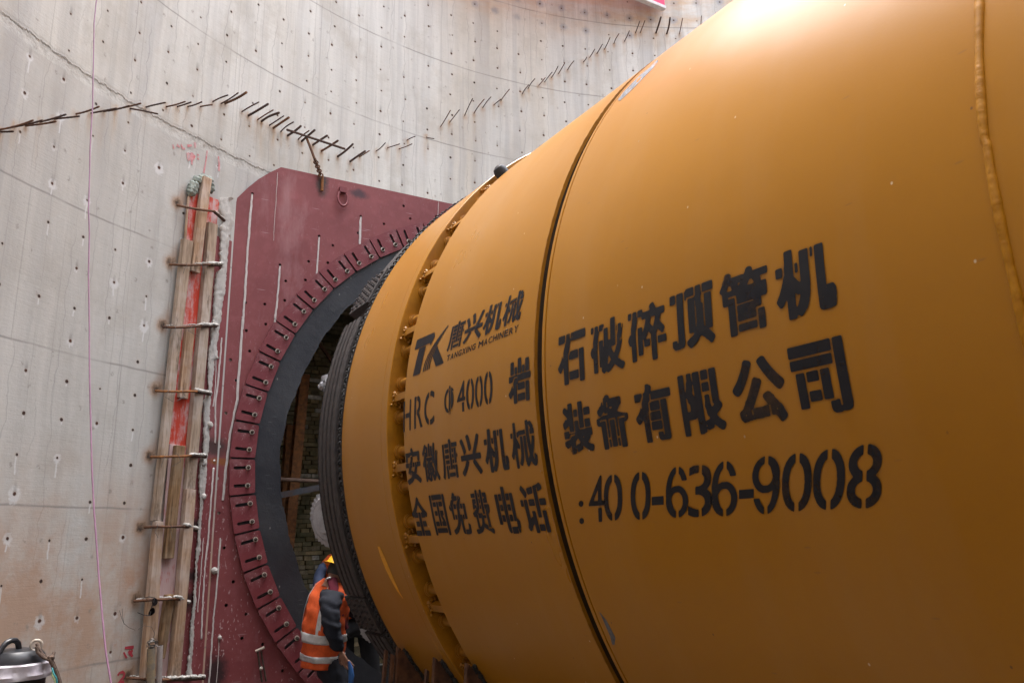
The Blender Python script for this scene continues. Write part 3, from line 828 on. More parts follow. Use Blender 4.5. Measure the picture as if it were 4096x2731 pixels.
# grout running down plate and wall -----------------------------------------
def surf(px, py, lift=0.0):
    p = at_y(px, py, PY)
    if p[0] > -2.845: return at_y(px, py, PY - lift)
    return at_wall(px, py, 0.013 + lift)
def drip(pxs, width, name="grout_run", lift=0.003, mat=None, thick=0.35):
    pts = []
    for i in range(len(pxs) - 1):
        a, b = pxs[i], pxs[i + 1]
        m = max(2, int(abs(b[1] - a[1]) / 14))
        for j in range(m):
            pts.append((a[0] + (b[0] - a[0]) * j / m, a[1] + (b[1] - a[1]) * j / m))
    pts.append(pxs[-1])
    P3 = [surf(x + random.uniform(-1.0, 1.0), y, lift) for x, y in pts]
    w = []; cur = 1.0
    for i in range(len(P3)):
        cur = 0.8 * cur + 0.2 * random.uniform(0.55, 1.5); w.append(width / 2 * cur)
    w[0] *= 0.7
    mb = MB(); mb.tube(P3, w, 8, flat=thick, up=(0, -1, 0))
    return mb.build(name, mat or M_DRIP, PORTAL)
def S(k, ox, oy, txt): return [(ox + float(a) / k, oy + float(b) / k) for a, b in (e.split(',') for e in txt.split(';'))]
a6 = (2.351, 900, 650); z1 = (3.484, 850, 1150); z2 = (3.484, 850, 1550); z3 = (3.485, 600, 1350); z4 = (3.485, 500, 1750); z5 = (2.698, 480, 2150)
drip(S(*a6, "257,300;240,480;215,800;190,1200;165,1567") + S(*z1, "420,400;400,800;365,1200;345,1560") + S(*z2, "340,200;315,300;245,650;215,900;185,1150;160,1400;145,1567") , 0.020)
drip(S(*a6, "518,972;505,1150;470,1500") + S(*z1, "880,330;868,485"), 0.017)
drip(S(*a6, "886,702;878,850;862,1046"), 0.018)
drip(S(*a6, "1278,512;1272,600;1268,768"), 0.021)
drip(S(*a6, "497,95;480,350;455,735"), 0.005)
drip(S(*a6, "2008,370;2000,520"), 0.005)
drip(S(*z3, "1000,0;985,200;940,690;915,850;912,1100;910,1560") + S(*z4, "1255,200;1240,380;1205,800;1150,1560") + S(*z5, "950,20;915,330;900,600;885,900;880,1040;880,1250;862,1450"), 0.015)
drip(S(*z5, "1085,0;1065,250;1050,480;1010,860;970,1480;960,1567"), 0.013)
drip(S(*z3, "770,0;738,170;722,500;713,700"), 0.012)
drip(S(*z5, "900,0;890,150;870,420;838,800"), 0.007)
drip(S(*z5, "1070,1090;1060,1300;1040,1560"), 0.006)
drip(S(*z3, "925,160;915,640;880,960"), 0.008)
drip(S(*(2.138, 0, 700), "1862,370;1850,500;1830,720"), 0.012)
drip(S(*(2.138, 0, 700), "1810,900;1790,1060;1772,1240"), 0.010)
# the thick grout packing down the plate's left edge: a lumpy band between two outlines
Lp = S(2.138, 0, 700, "1868,212;1856,300;1918,392;1872,440;1880,600;1872,740;1892,800;1842,840;1826,1000;1820,1200;1800,1290;1790,1450;1780,1567") + S(*z3, "805,200;800,400;803,640;806,745;728,890;740,1000;742,1300;745,1567") + S(*z4, "1085,150;1040,320;1022,500;1026,740;1040,900;1028,1100;1000,1400;985,1560") + S(*z5, "835,20;815,200;800,450;790,650;770,800;750,1000;745,1180;720,1400;700,1500")
Rp = S(2.138, 0, 700, "1965,222;2028,192;2003,400;1975,540;1952,640;1942,800;1926,1000;1905,1090;1890,1250;1872,1350;1870,1567") + S(*z3, "930,150;910,300;880,550;862,750;850,850;830,1100;830,1400;822,1560") + S(*z4, "1165,200;1146,300;1140,500;1120,750;1100,850;1080,1000;1060,1560") + S(*z5, "868,20;840,250;825,500;825,700;800,900;795,1150;770,1400;790,1500")
def interp(P, y):
    ys = [p[1] for p in P]
    return float(np.interp(y, ys, [p[0] for p in P]))
Lp.sort(key=lambda p: p[1]); Rp.sort(key=lambda p: p[1])
mb = MB(); P = []; NX = 9; ys = np.arange(795, 2712, 7.0)
for y in ys:
    l, r = interp(Lp, y) + random.uniform(-3, 3), interp(Rp, y) + random.uniform(-2, 2)
    for i in range(NX):
        f = i / (NX - 1); h = 0.002 + 0.035 * (1 - (2 * f - 1) ** 4) * random.uniform(0.75, 1.1)
        p = surf(l + (r - l) * f, y, 0)
        nrm = np.array([-0.25, -0.95, 0.0])
        P.append(p + nrm * h)
mb.add(P, [(j * NX + i, j * NX + i + 1, (j + 1) * NX + i + 1, (j + 1) * NX + i) for j in range(len(ys) - 1) for i in range(NX - 1)], smooth=True)
mb.build("grout_packing", M_GROUT, PORTAL, sharp=80)
for (x, y, r) in [(858, 2281, 0.028), (879, 2548, 0.017), (838, 1698, 0.03), (812, 1852, 0.03), (812, 1985, 0.028)]:
    mb = MB(); p = surf(x, y, 0.012); mb.ball(p, r, 12, rough=0.12); mb.build("grout_lump", M_GROUT, PORTAL)

# wedge fixings (short welded toggles) left of the lowest clamps
mb = MB()
a, b = at_y(1030, 2598, PY - 0.03), at_y(1048, 2725, PY - 0.03)
mb.tube([a, b], 0.008, 8); mb.tube([a + np.array([0.03, 0, -0.01]), b + np.array([0.035, 0, 0])], 0.007, 8)
mb.tube([at_y(1022, 2603, PY - 0.03), at_y(1058, 2588, PY - 0.05)], 0.011, 8, mi=1)
mb.ball(at_y(1044, 2672, PY - 0.04), 0.016, 10, mi=1)
o = mb.build("turnbuckle_rod", [M_DARKBOLT, M_WASHER], None, org=a); tag(o, "thin twin rod with a brass coupling hanging low on the maroon plate", "rod")

# ------------------------------------------------------------------ tunnel behind the portal
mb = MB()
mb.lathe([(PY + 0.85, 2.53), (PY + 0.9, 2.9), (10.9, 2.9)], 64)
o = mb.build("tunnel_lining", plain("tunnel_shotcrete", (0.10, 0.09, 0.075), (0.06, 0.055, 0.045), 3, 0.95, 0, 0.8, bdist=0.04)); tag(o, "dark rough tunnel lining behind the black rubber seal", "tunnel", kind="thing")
mb = MB(); mb.box((0, 9.4, FLOOR + 0.19), (5.4, 3.6, 0.2))
o = mb.build("tunnel_invert", M_FLOOR); o["kind"] = "structure"
# brick wall closing the tunnel
BY = 10.6
def brick_mat():
    g = NG("old_brick")
    c = g.attr("tint")[0]; o = g.coord()
    n = g.noise(o, 14.0, 6, 0.7); n2 = g.noise(o, 2.0, 4)
    col = g.mix(g.mr(n, 0.4, 0.7, 0, 0.6), c, (0.10, 0.085, 0.05))
    col = g.mix(g.mr(n2, 0.5, 0.65, 0, 0.5), col, (0.085, 0.10, 0.05))
    g.bump(n, 0.8, 0.015)
    return g.out(col, 0.95, 0, 0.2)
mb = MB()
cols = []
z = -2.5; row = 0
while z < 2.9:
    h = 0.058; x = -2.9 + random.uniform(-0.1, 0)
    while x < 1.5:
        w = random.choice([0.105, 0.11, 0.12, 0.12, 0.22, 0.235])
        gx, gz = random.uniform(0.006, 0.014), random.uniform(0.005, 0.012)
        yy = BY + random.uniform(-0.022, 0.012)
        rot = Matrix.Rotation(random.uniform(-0.03, 0.03), 3, 'Y') @ Matrix.Rotation(random.uniform(-0.05, 0.05), 3, 'Z')
        if random.random() > 0.012:
            mb.box((x + w / 2, yy + 0.06, z + h / 2 + random.uniform(-.004, .004)), (w - gx, 0.12, h - gz), rot)
            base = random.choice([(0.20, 0.155, 0.085), (0.17, 0.14, 0.085), (0.24, 0.19, 0.11), (0.15, 0.13, 0.08), (0.22, 0.185, 0.125), (0.12, 0.105, 0.06)])
            if random.random() < 0.03: base = (0.42, 0.40, 0.36)
            q = random.uniform(1.9, 2.7); cols.append([b * q for b in base])
        x += w
    z += h; row += 1
nb = len(cols)
mb.box((0, BY + 0.10, 0.1), (6.2, 0.1, 6.2)); cols.append((0.04, 0.036, 0.026))
me = bpy.data.meshes.new("brick_wall")
me.from_pydata(mb.v, [], mb.f)
ca = me.attributes.new("tint", 'FLOAT_COLOR', 'POINT')
arr = np.ones((len(mb.v), 4), np.float32); arr[:, :3] = np.repeat(np.array(cols), 8, axis=0); ca.data.foreach_set("color", arr.ravel())
me.materials.append(brick_mat())
bm = bmesh.new(); bm.from_mesh(me); bmesh.ops.recalc_face_normals(bm, faces=bm.faces); bm.to_mesh(me); bm.free()
o = bpy.data.objects.new("brick_wall", me); COL.objects.link(o)
tag(o, "old mossy yellow brick wall seen through the round opening", "wall", kind="thing")
# rusty steel prop and bars across the opening
def hbeam(p0, p1, w, label):
    p0, p1 = Vector(p0), Vector(p1); t = (p1 - p0).normalized()
    yv = Vector((0, 1, 0)); xv = yv.cross(t).normalized(); yv = t.cross(xv)
    rot = Matrix((xv, yv, t)).transposed(); c = (p0 + p1) / 2; L = (p1 - p0).length
    mb = MB()
    mb.box(c - yv * w / 2, (w, 0.012, L), rot); mb.box(c + yv * w / 2, (w, 0.012, L), rot); mb.box(c, (0.009, w - 0.012, L), rot)
    o = mb.build("steel_prop", M_RUSTLT, None, org=p0); return tag(o, label, "steel prop", "rusty steel props in the tunnel mouth")
hbeam(at_y(1150, 2190, 8.6), at_y(1216, 1500, 8.6), 0.10, "rusty upright steel prop standing in front of the brick wall")
hbeam(at_y(1128, 2100, 8.9), at_y(1158, 1700, 8.9), 0.08, "darker rusty prop tucked behind the edge of the rubber seal")
mb = MB(); mb.tube([at_y(1100, 1915, 8.3), at_y(1330, 1927, 8.3)], 0.02, 10)
o = mb.build("crossbar", plain("pinkish_rust", (0.30, 0.20, 0.15), (0.20, 0.12, 0.085), 20, 0.8, 0.1, 0.4)); tag(o, "pale rusty round bar running level across the opening", "bar", "bars across the opening")
mb = MB(); a, b = Vector(at_y(1095, 1985, 8.25)), Vector(at_y(1330, 1938, 8.25)); t = (b - a).normalized(); yv = Vector((0, 1, 0)); xv = yv.cross(t).normalized()
mb.box((a + b) / 2, (0.06, 0.015, (b - a).length), Matrix((xv, t.cross(xv), t)).transposed())
o = mb.build("flat_bar", plain("grey_flat_bar", (0.12, 0.13, 0.15), (0.16, 0.08, 0.04), 8, 0.6, 0.4, 0.3, lo=0.45, hi=0.75)); tag(o, "grey flat steel bar sloping across the opening under the round bar", "bar", "bars across the opening")
mb = MB(); mb.tube([at_y(1262, 1352, 8.6), at_y(1360, 1490, 8.6)], 0.022, 8)
o = mb.build("diagonal_bar", M_RUST); tag(o, "dark rusty bar running diagonally high up behind the rubber seal", "bar", "bars across the opening")

# ------------------------------------------------------------------ the machine
TBM = thing("tunnel_boring_machine", (0, 2.9, FLOOR), "huge yellow orange pipe jacking machine with black stencilled writing on its side", "machine")
NS = 288
mb = MB(); mb.lathe([(-3.2, 0.3), (-3.2, RM - 0.01), (-3.19, RM), (0.5, RM), (1.6, RM), (2.838, RM), (2.84, RM - 0.012)], NS)
mb.build("tail_shield", M_PAINT, TBM)
mb = MB(); mb.lathe([(2.8, RM - 0.008), (2.846, RM - 0.008), (2.848, RM), (2.868, RM), (2.870, RM - 0.002), (2.870, RM - 0.11)], NS)
mb.build("front_rim", M_PAINT, TBM)
mb = MB(); mb.lathe([(2.80, RM - 0.10), (2.9285, RM - 0.10), (2.9285, RM - 0.014)], NS); mb.build("joint_groove", M_GAP, TBM)
def lipmod(i, a, r): return r + (0.0025 * (random.Random(int(a * 900)).random() - 0.5) if i else 0)
mb = MB(); mb.lathe([(2.9275, RM - 0.016), (2.9275, RM + 0.001), (2.934, RM + 0.0012)], 720, mod=lipmod)
mb.build("joint_lip", M_FRESH, TBM)
mb = MB(); mb.lathe([(2.93, RM - 0.05), (2.93, RM), (3.6, RM), (4.343, RM), (4.345, RM - 0.003), (4.345, RM - 0.045), (4.2, RM - 0.045), (4.2, 2.20)], NS)
mb.build("mid_shield", M_PAINT, TBM)
RF = 2.43
mb = MB(); mb.lathe([(4.55, 2.15), (4.53, 2.20), (4.53, RF - 0.004)], NS); mb.build("rear_flange", M_FLANGE, TBM)
mb = MB(); mb.lathe([(4.53, RF - 0.004), (4.534, RF), (4.618, RF), (4.620, RF - 0.003), (4.622, RF), (5.318, RF), (5.324, RF - 0.006), (5.324, 2.2)], NS)
mb.build("front_shield", M_PAINT, TBM)
mb = MB(); mb.lathe([(3.9, 2.2), (4.56, 2.2)], 128); mb.build("inner_drum", M_GAP, TBM)
# pins and brackets across the joint
pin0 = None; brk0 = None
for i in range(-14, 16):
    a = R_(0.72 + 5.05 * i)
    c = Vector((-2.342 * math.cos(a), 4.53, 2.342 * math.sin(a)))
    if pin0 is None:
        mb = MB()
        mb.lathe([(0.0, 0.046), (-0.012, 0.046), (-0.013, 0.040), (-0.024, 0.040), (-0.026, 0.029), (-0.30, 0.029)], 20, 'Z')
        pin0 = mb.build("pin", M_FLANGE, TBM, local=True)
        o = pin0
    else:
        o = pin0.copy(); COL.objects.link(o); o.parent = TBM
    o.rotation_euler = (R_(-90), 0, 0); o.location = c - TBM.location
for i in range(-6, 9):
    a = R_(3.35 + 10.05 * i)
    er = Vector((-math.cos(a), 0, math.sin(a))); et = er.cross(Vector((0, 1, 0)))
    Mx = Matrix((er, Vector((0, 1, 0)), et)).transposed()
    c = er * 2.385 + Vector((0, 4.53, 0))
    if brk0 is None:
        mb = MB(); mb.box((-0.014, -0.13, 0), (0.045, 0.26, 0.042))
        for k in range(26):
            t = random.uniform(-1, 1); 
            mb.ball((random.uniform(-0.045, 0.022), -0.006 - 0.026 * random.random() * (1 - abs(t)), t * 0.046), random.uniform(0.007, 0.013), 8, rough=0.15)
        brk0 = mb.build("welded_bracket", M_FLANGE, TBM, local=True, sharp=50); o = brk0
    else:
        o = brk0.copy(); COL.objects.link(o); o.parent = TBM
    o.rotation_euler = Mx.to_euler(); o.location = c - TBM.location
# circumferential weld bead at the tail
mb = MB(); pts = []; rads = []
for i in range(620):
    a = R_(-60 + 150 * i / 619)
    y = 0.916 + 0.006 * math.sin(a * 5 + 1) + 0.004 * math.sin(a * 17) + 0.010 * max(0, a - 0.05)
    if a > 0.09: y += 0.004
    rr = RM + 0.001
    pts.append((-rr * math.cos(a), y, rr * math.sin(a)))
    rads.append(0.0112 + 0.0011 * math.sin(i * 0.23) + random.uniform(-0.0007, 0.0007))
mb.tube(pts, rads, 10); mb.build("weld_bead", M_BEAD, TBM, sharp=80)
# cutter head -----------------------------------------------------------------
mb = MB()
def cmod(i, a, r): return r + (0.006 * (random.random() - 0.5) if i in (1, 2, 3, 4) else 0)
mb.lathe([(5.30, 2.2), (5.33, 2.415), (5.36, 2.425), (5.41, 2.415), (5.72, 2.385), (5.74, 2.30), (5.75, 0.4)], 320, mod=cmod)
mb.build("cutter_head", M_IRON, TBM, sharp=60)
mb = MB()
for i in range(150):
    a = R_(-62 + 1.05 * i + random.uniform(-0.12, 0.12))
    er = Vector((-math.cos(a), 0, math.sin(a))); et = Vector((0, 1, 0)).cross(er)
    c0 = er * 2.425; P = []
    h = random.uniform(0.7, 1.2)
    for t in range(9):
        q = t / 8 * 5.2
        P.append(c0 + Vector((0, 5.335 + 0.055 * t / 8, 0)) + et * (0.016 * h * math.cos(q)) + er * (0.008 + 0.012 * math.sin(q)))
    mb.tube(P, 0.0065 * h, 6)
mb.build("hardfacing_beads", M_HARD, TBM, sharp=80)
def wear_plate(d0, d1, style):
    a0, a1 = R_(d0), R_(d1); nn = max(8, int((d1 - d0) * 3))
    mb = MB(); r0, r1 = 2.37, 2.445
    if style == 'plain':
        r1 = 2.425
        prof = [(5.43, r0), (5.44, r1 - 0.004), (5.55, r1), (5.56, r1 - 0.015), (5.60, r1 - 0.015), (5.61, r1), (5.74, r1 - 0.003), (5.75, r0)]
    elif style == 'rib':
        prof = [(5.445, r0), (5.445, r1 - 0.01)]
        for k in range(4):
            y = 5.455 + k * 0.086
            prof += [(y, r1), (y + 0.050, r1), (y + 0.056, r1 - 0.045), (y + 0.080, r1 - 0.045)]
        prof += [(5.803, r1 - 0.004), (5.81, r0)]
    else:
        prof = [(5.445, r0), (5.445, r1), (5.66, r1), (5.85, r1 - 0.004), (5.855, r0)]
    mb.lathe(prof, nn, a0=a0, a1=a1, mod=lambda i, a, r: r + random.uniform(-0.0015, 0.0015))
    for aa in (a0, a1):
        P = [Vector((-r * math.cos(aa), h, r * math.sin(aa))) for h, r in prof]
        mb.add(P, [list(range(len(P)))])
    if style == 'stud':
        for aa in np.arange(d0 + 0.6, d1 - 0.2, 1.05):
            for k in range(4):
                y = 5.50 + k * 0.092
                a = R_(aa); er = Vector((-math.cos(a), 0, math.sin(a))); et = Vector((0, 1, 0)).cross(er)
                mb.box(er * (r1 + 0.006) + Vector((0, y, 0)), (0.022, 0.022, 0.016), Matrix((er, Vector((0, 1, 0)), et)).transposed())
    return mb.build("wear_plate", M_IRON, TBM, sharp=40)
wear_plate(24.5, 32, 'stud'); wear_plate(33, 72, 'plain')
wear_plate(-25.8, 21.5, 'rib'); wear_plate(-32.3, -26.2, 'stud'); wear_plate(-47, -33, 'rib')
def disc_cutter(c, r, ax, thick=0.085, ridges=46, mat=None):
    ax = Vector(ax).normalized(); xv = ax.orthogonal().normalized(); yv = ax.cross(xv)
    fr = Matrix((xv, yv, ax)).transposed()
    mb = MB()
    prof = [(-thick * 0.75, 0.0), (-thick * 0.75, r * 0.50), (-thick * 0.25, r * 0.58), (-thick * 0.30, r * 0.74), (-thick * 0.16, r * 0.86), (-thick * 0.12, r), (thick * 0.12, r), (thick * 0.16, r * 0.86), (thick * 0.30, r * 0.74), (thick * 0.25, r * 0.58), (thick * 0.75, r * 0.50), (thick * 0.75, 0.0)]
    def md(i, a, rr):
        return rr - (0.016 if (i in (4, 5, 6, 7) and int(a / (2 * math.pi) * ridges * 2) % 2) else 0)
    mb.lathe(prof, ridges * 2, 'Z', frame=fr, org=c, smooth=False, mod=md)
    return mb.build("disc_cutter", mat or M_SILVER, TBM, sharp=30)
disc_cutter(at_y(1312, 1540, 5.93), 0.075, (-0.2, 0.15, 1.0), 0.10, 22)
disc_cutter(at_y(1322, 2068, 5.95), 0.215, (-1.0, -0.45, -0.1), 0.10, 34)
disc_cutter(at_y(1492, 2515, 5.93), 0.13, (-0.8, -0.5, -0.5), 0.08, 26)
disc_cutter(at_y(1490, 1165, 5.90), 0.13, (-0.9, -0.2, 0.5), 0.07, 24, M_IRON)
# black capped stub on the top of the joint
mb = MB(); c = Vector((-1.672, 4.46, 1.792)); er = Vector((-0.69, 0, 0.72))
mb.lathe([(-0.10, 0.0), (-0.10, 0.05), (0.0, 0.05), (0.025, 0.04), (0.036, 0.02), (0.04, 0.0)], 24, 'Z', org=c - er * 0.02, frame=er.to_track_quat('Z', 'Y').to_matrix())
mb.build("hose_cap", M_BLACK, TBM)
# rusty support gussets welded under the shields
def gusset(pa, pb, r, y, flanges):
    """web across the axis that follows the shell, with upright flange plates at its outer edge"""
    N = 12
    arc = [(-(r + 0.004) * math.cos(R_(pa - (pa - pb) * i / N)), (r + 0.004) * math.sin(R_(pa - (pa - pb) * i / N))) for i in range(N + 1)]
    tx, tz = arc[0]
    mb = MB()
    front = [(x, y, z) for x, z in arc] + [(arc[-1][0], y, FLOOR + 0.01), (tx - 0.11, y, FLOOR + 0.01), (tx - 0.035, y, tz - 0.004)]
    back = [(p[0], p[1] + 0.022, p[2]) for p in front]; m = len(front)
    mb.add(front + back, [list(range(m)), list(range(m, 2 * m))[::-1]] + [(i, (i + 1) % m, m + (i + 1) % m, m + i) for i in range(m)])
    for (dx, dz, w, y0) in flanges:
        xt, zt = tx - 0.035 - dx, tz + dz
        P = []
        for (px_, pz_, yy) in ((xt, zt, y0), (xt, zt, y0 + w), (xt - 0.075, FLOOR + 0.01, y0 + w), (xt - 0.075, FLOOR + 0.01, y0)):
            P += [(px_, yy, pz_)]
        Q = [(p[0] - 0.018, p[1], p[2] + (0.012 if p[2] > FLOOR + 0.1 else 0)) for p in P]
        mb.add(P + Q, [(0, 1, 2, 3), (7, 6, 5, 4), (0, 4, 5, 1), (1, 5, 6, 2), (2, 6, 7, 3), (3, 7, 4, 0)])
    g = mb.build("support_gusset", M_RUST, TBM)
    mb = MB()
    for i in range(64):
        aa = R_(pa - (pa - pb) * i / 63)
        mb.ball((-(r + 0.004) * math.cos(aa), y + random.uniform(-0.016, 0.004), (r + 0.004) * math.sin(aa)), random.uniform(0.010, 0.019), 7, rough=0.25)
    w = mb.build("weld", M_HARD, g, org=parent_world(g)); w.location = (0, 0, 0)
    return g
gusset(-34.9, -50, RF, 5.20, [(0.0, 0.012, 0.04, 5.185), (0.035, -0.03, 0.035, 5.20), (0.075, 0.0, 0.03, 5.22)])
gusset(-35.1, -50, RF, 4.66, [(0.0, 0.012, 0.035, 4.645), (0.02, -0.06, 0.03, 4.72)])
gusset(-35.4, -50, RM, 4.31, [(0.0, 0.012, 0.035, 4.295)])

# ------------------------------------------------------------------ stencilled writing
def stencil_paint():
    """sprayed through a stencil: opaque core, soft overspray edge carried by the mesh attribute"""
    g = NG("stencil_paint")
    p = g.attr("paint")[0]; p = g.sep(p)[0]; e = g.attr("paint")[0]; e = g.sep(e)[1]
    o = g.coord(); n = g.noise(o, 90.0, 4, 0.7); n2 = g.noise(o, 9.0, 3, 0.6)
    core = g.mr(g.add(p, g.mul(g.sub(n, 0.5), 0.06)), 0.46, 0.54)
    fog = g.mul(g.mr(e, 0.12, 0.75, 0.0, 0.55), g.mr(g.add(g.mul(n, 0.5), g.mul(n2, 0.6)), 0.40, 0.70, 0.25, 1.0))
    worn = g.mr(g.noise(o, 140.0, 3, 0.7), 0.66, 0.74, 1.0, 0.55)
    c = g.mix(g.mr(n2, 0.3, 0.7), (0.007, 0.0075, 0.012), (0.014, 0.0135, 0.016))
    g.out(c, 0.5, 0.0, 0.25)
    thin = g.mr(g.noise(o, 5.0, 5, 0.7), 0.52, 0.75, 1.0, 0.72)
    g.put(g.b.inputs['Alpha'], g.math('MINIMUM', 1.0, g.math('MAXIMUM', g.mul(g.mul(core, worn), thin), fog)))
    return g.m
M_STENCIL = stencil_paint()
GN = 96; GP = 12             # raster cells across a glyph, margin
def shift_max(a, r, square=False):
    out = a.copy(); k = int(math.ceil(r))
    if square:
        k = int(round(r))
        for ax in (0, 1):
            base_ = out.copy()
            for d_ in range(-k, k + 1): out = np.maximum(out, np.roll(base_, d_, ax))
        return out
    for dx in range(-k, k + 1):
        for dy in range(-k, k + 1):
            if dx * dx + dy * dy <= r * r + 0.3 and (dx or dy):
                out = np.maximum(out, np.roll(np.roll(a, dx, 0), dy, 1))
    return out
def blur(a, k):
    for ax in (0, 1):
        for _ in range(2):
            a = sum(np.roll(a, i, ax) for i in range(-k, k + 1)) / (2 * k + 1)
    return a
def runs(a, L):
    """cells lying in horizontal runs of at least L cells"""
    out = np.zeros_like(a)
    for r_ in range(a.shape[0]):
        row = a[r_] > 0.5; i = 0; n_ = len(row)
        while i < n_:
            if row[i]:
                j = i
                while j < n_ and row[j]: j += 1
                if j - i >= L: out[r_, i:j] = 1
                i = j
            else: i += 1
    return out
_glyph = {}
def tri_raster(vs, fs, W, H):
    img = np.zeros((H, W))
    for f in fs:
        for k in range(1, len(f) - 1):
            A_, B_, C_ = vs[f[0]], vs[f[k]], vs[f[k + 1]]
            x0, x1 = int(max(0, min(A_[0], B_[0], C_[0]) - 1)), int(min(W - 1, max(A_[0], B_[0], C_[0]) + 2))
            y0, y1 = int(max(0, min(A_[1], B_[1], C_[1]) - 1)), int(min(H - 1, max(A_[1], B_[1], C_[1]) + 2))
            X, Y = np.meshgrid(np.arange(x0, x1 + 1) + 0.5, np.arange(y0, y1 + 1) + 0.5)
            d = lambda P, Q: (X - Q[0]) * (P[1] - Q[1]) - (P[0] - Q[0]) * (Y - Q[1])
            a, b, c = d(A_, B_), d(B_, C_), d(C_, A_)
            ins = ((a >= -1e-6) & (b >= -1e-6) & (c >= -1e-6)) | ((a <= 1e-6) & (b <= 1e-6) & (c <= 1e-6))
            img[y0:y1 + 1, x0:x1 + 1][ins] = 1
    return img
def glyph(ch, grow, cuts, gaps):
    key = (ch, grow)
    if key in _glyph: return _glyph[key]
    c = bpy.data.curves.new('t', 'FONT'); c.body = ch; c.size = 1; c.resolution_u = 6
    ob = bpy.data.objects.new('t', c); COL.objects.link(ob)
    dg = bpy.context.evaluated_depsgraph_get()
    m = bpy.data.meshes.new_from_object(ob.evaluated_get(dg))
    vs = np.array([v.co[:2] for v in m.vertices]); fs = [list(p.vertices) for p in m.polygons]
    bpy.data.objects.remove(ob); bpy.data.curves.remove(c); bpy.data.meshes.remove(m)
    lo, hi = vs.min(0), vs.max(0)
    if ch in '69': grow = 0.0
    g_ = grow
    v2 = np.empty_like(vs)
    for i in (0, 1): v2[:, i] = GP + g_ + (vs[:, i] - lo[i]) / (hi[i] - lo[i]) * (GN - 2 * g_)
    N = GN + 2 * GP
    base = tri_raster(v2, fs, N, N)
    if ch in '69':
        X, Y = np.meshgrid((np.arange(N) + 0.5 - GP) / GN, (np.arange(N) + 0.5 - GP) / GN)
        if ch == '9': X, Y = 1 - X, 1 - Y
        tx, ty = 0.235, 0.125
        ell = lambda cx, cy, rx, ry: ((X - cx) / rx) ** 2 + ((Y - cy) / ry) ** 2
        bowl = (ell(.5, .315, .5, .315) <= 1) & (ell(.5, .315, .5 - tx, .315 - ty) > 1)
        body = (ell(.5, .5, .5, .5) <= 1) & (ell(.5, .5, .5 - tx, .5 - ty) > 1) & ((X < 0.5) | ((Y > 0.72)))
        base = (bowl | body).astype(float)
    if gaps:
        Hm = runs(base, 20); Vm = runs(base.T.copy(), 20).T
        Hm = Hm * (1 - runs(base.T.copy(), 26).T); Vd = shift_max(Vm, g_, True)
        rest = base * (1 - Hm) * (1 - Vm)
        Hd = shift_max(Hm, g_, True)
        cut = shift_max(Vm, round(g_) + 3, True)
        img = np.maximum(Vd, Hd * (1 - cut)); img = np.maximum(img, shift_max(rest, g_) * (1 - (cut - Vd) * 0))
        gapm = (cut - Vd) * Hd * (1 - shift_max(rest, max(1, g_ - 2)))
        img = img * (1 - np.clip(gapm, 0, 1))
    else:
        img = shift_max(base, g_) if g_ > 0 else base
    X, Y = np.meshgrid((np.arange(N) + 0.5 - GP) / GN, (np.arange(N) + 0.5 - GP) / GN)
    for (x0, x1, y0, y1) in (cuts or ()):
        img = img * (1 - ((X > x0) & (X < x1) & (Y > y0) & (Y < y1)))
    core = blur(img, 1); fog = blur(img, 4)
    _glyph[key] = (core, fog)
    return _glyph[key]
OO = [(.44, .57, -.1, .2), (.44, .57, .8, 1.1)]
CUTS = {'0': OO, 'O': OO, 'C': [(.46, .58, -.1, .2), (.46, .58, .8, 1.1)], '8': [(.45, .56, -.1, .18), (.45, .56, .84, 1.1), (.45, .56, .42, .62)],
        '6': [(.45, .57, -.1, .18), (.45, .57, .82, 1.1)], '9': [(.45, .57, -.1, .2), (.45, .57, .84, 1.1)], '3': [(.45, .57, -.1, .2), (.45, .57, .82, 1.1)],
        'H': [(.24, .32, .3, .7)], 'R': [(.25, .33, -.1, 1.1)], 'Φ': [(.38, .43, -.1, 1.1), (.57, .62, -.1, 1.1)], '4': [(.0, 1.0, .30, .35)]}
def paint_mesh(name, fields):
    """fields: (core, fog, X->y, Y->arc map) rasters laid on the shell as one film of paint"""
    V_, F_, A_ = [], [], []
    for core, fog, fn in fields:
        H_, W_ = core.shape
        need = (fog > 0.03)
        cellm = need[:-1, :-1] | need[1:, :-1] | need[:-1, 1:] | need[1:, 1:]
        used = np.zeros_like(need); used[:-1, :-1] |= cellm; used[1:, :-1] |= cellm; used[:-1, 1:] |= cellm; used[1:, 1:] |= cellm
        idx = -np.ones(core.shape, int); idx[used] = np.arange(used.sum()) + len(V_)
        jj, ii = np.nonzero(used)
        V_ += fn(ii, jj); A_ += list(zip(core[used], fog[used]))
        J_, I_ = np.nonzero(cellm)
        F_ += [(idx[j, i], idx[j, i + 1], idx[j + 1, i + 1], idx[j + 1, i]) for j, i in zip(J_, I_)]
    me = bpy.data.meshes.new(name); me.from_pydata(V_, [], F_)
    at_ = me.attributes.new("paint", 'FLOAT_COLOR', 'POINT')
    ar = np.ones((len(V_), 4), np.float32); ar[:, :2] = np.array(A_); at_.data.foreach_set("color", ar.ravel())
    me.polygons.foreach_set("use_smooth", np.ones(len(F_), bool)); me.materials.append(M_STENCIL); me.update()
    o = bpy.data.objects.new(name, me); COL.objects.link(o); o.parent = TBM; o.location = -TBM.location
    return o
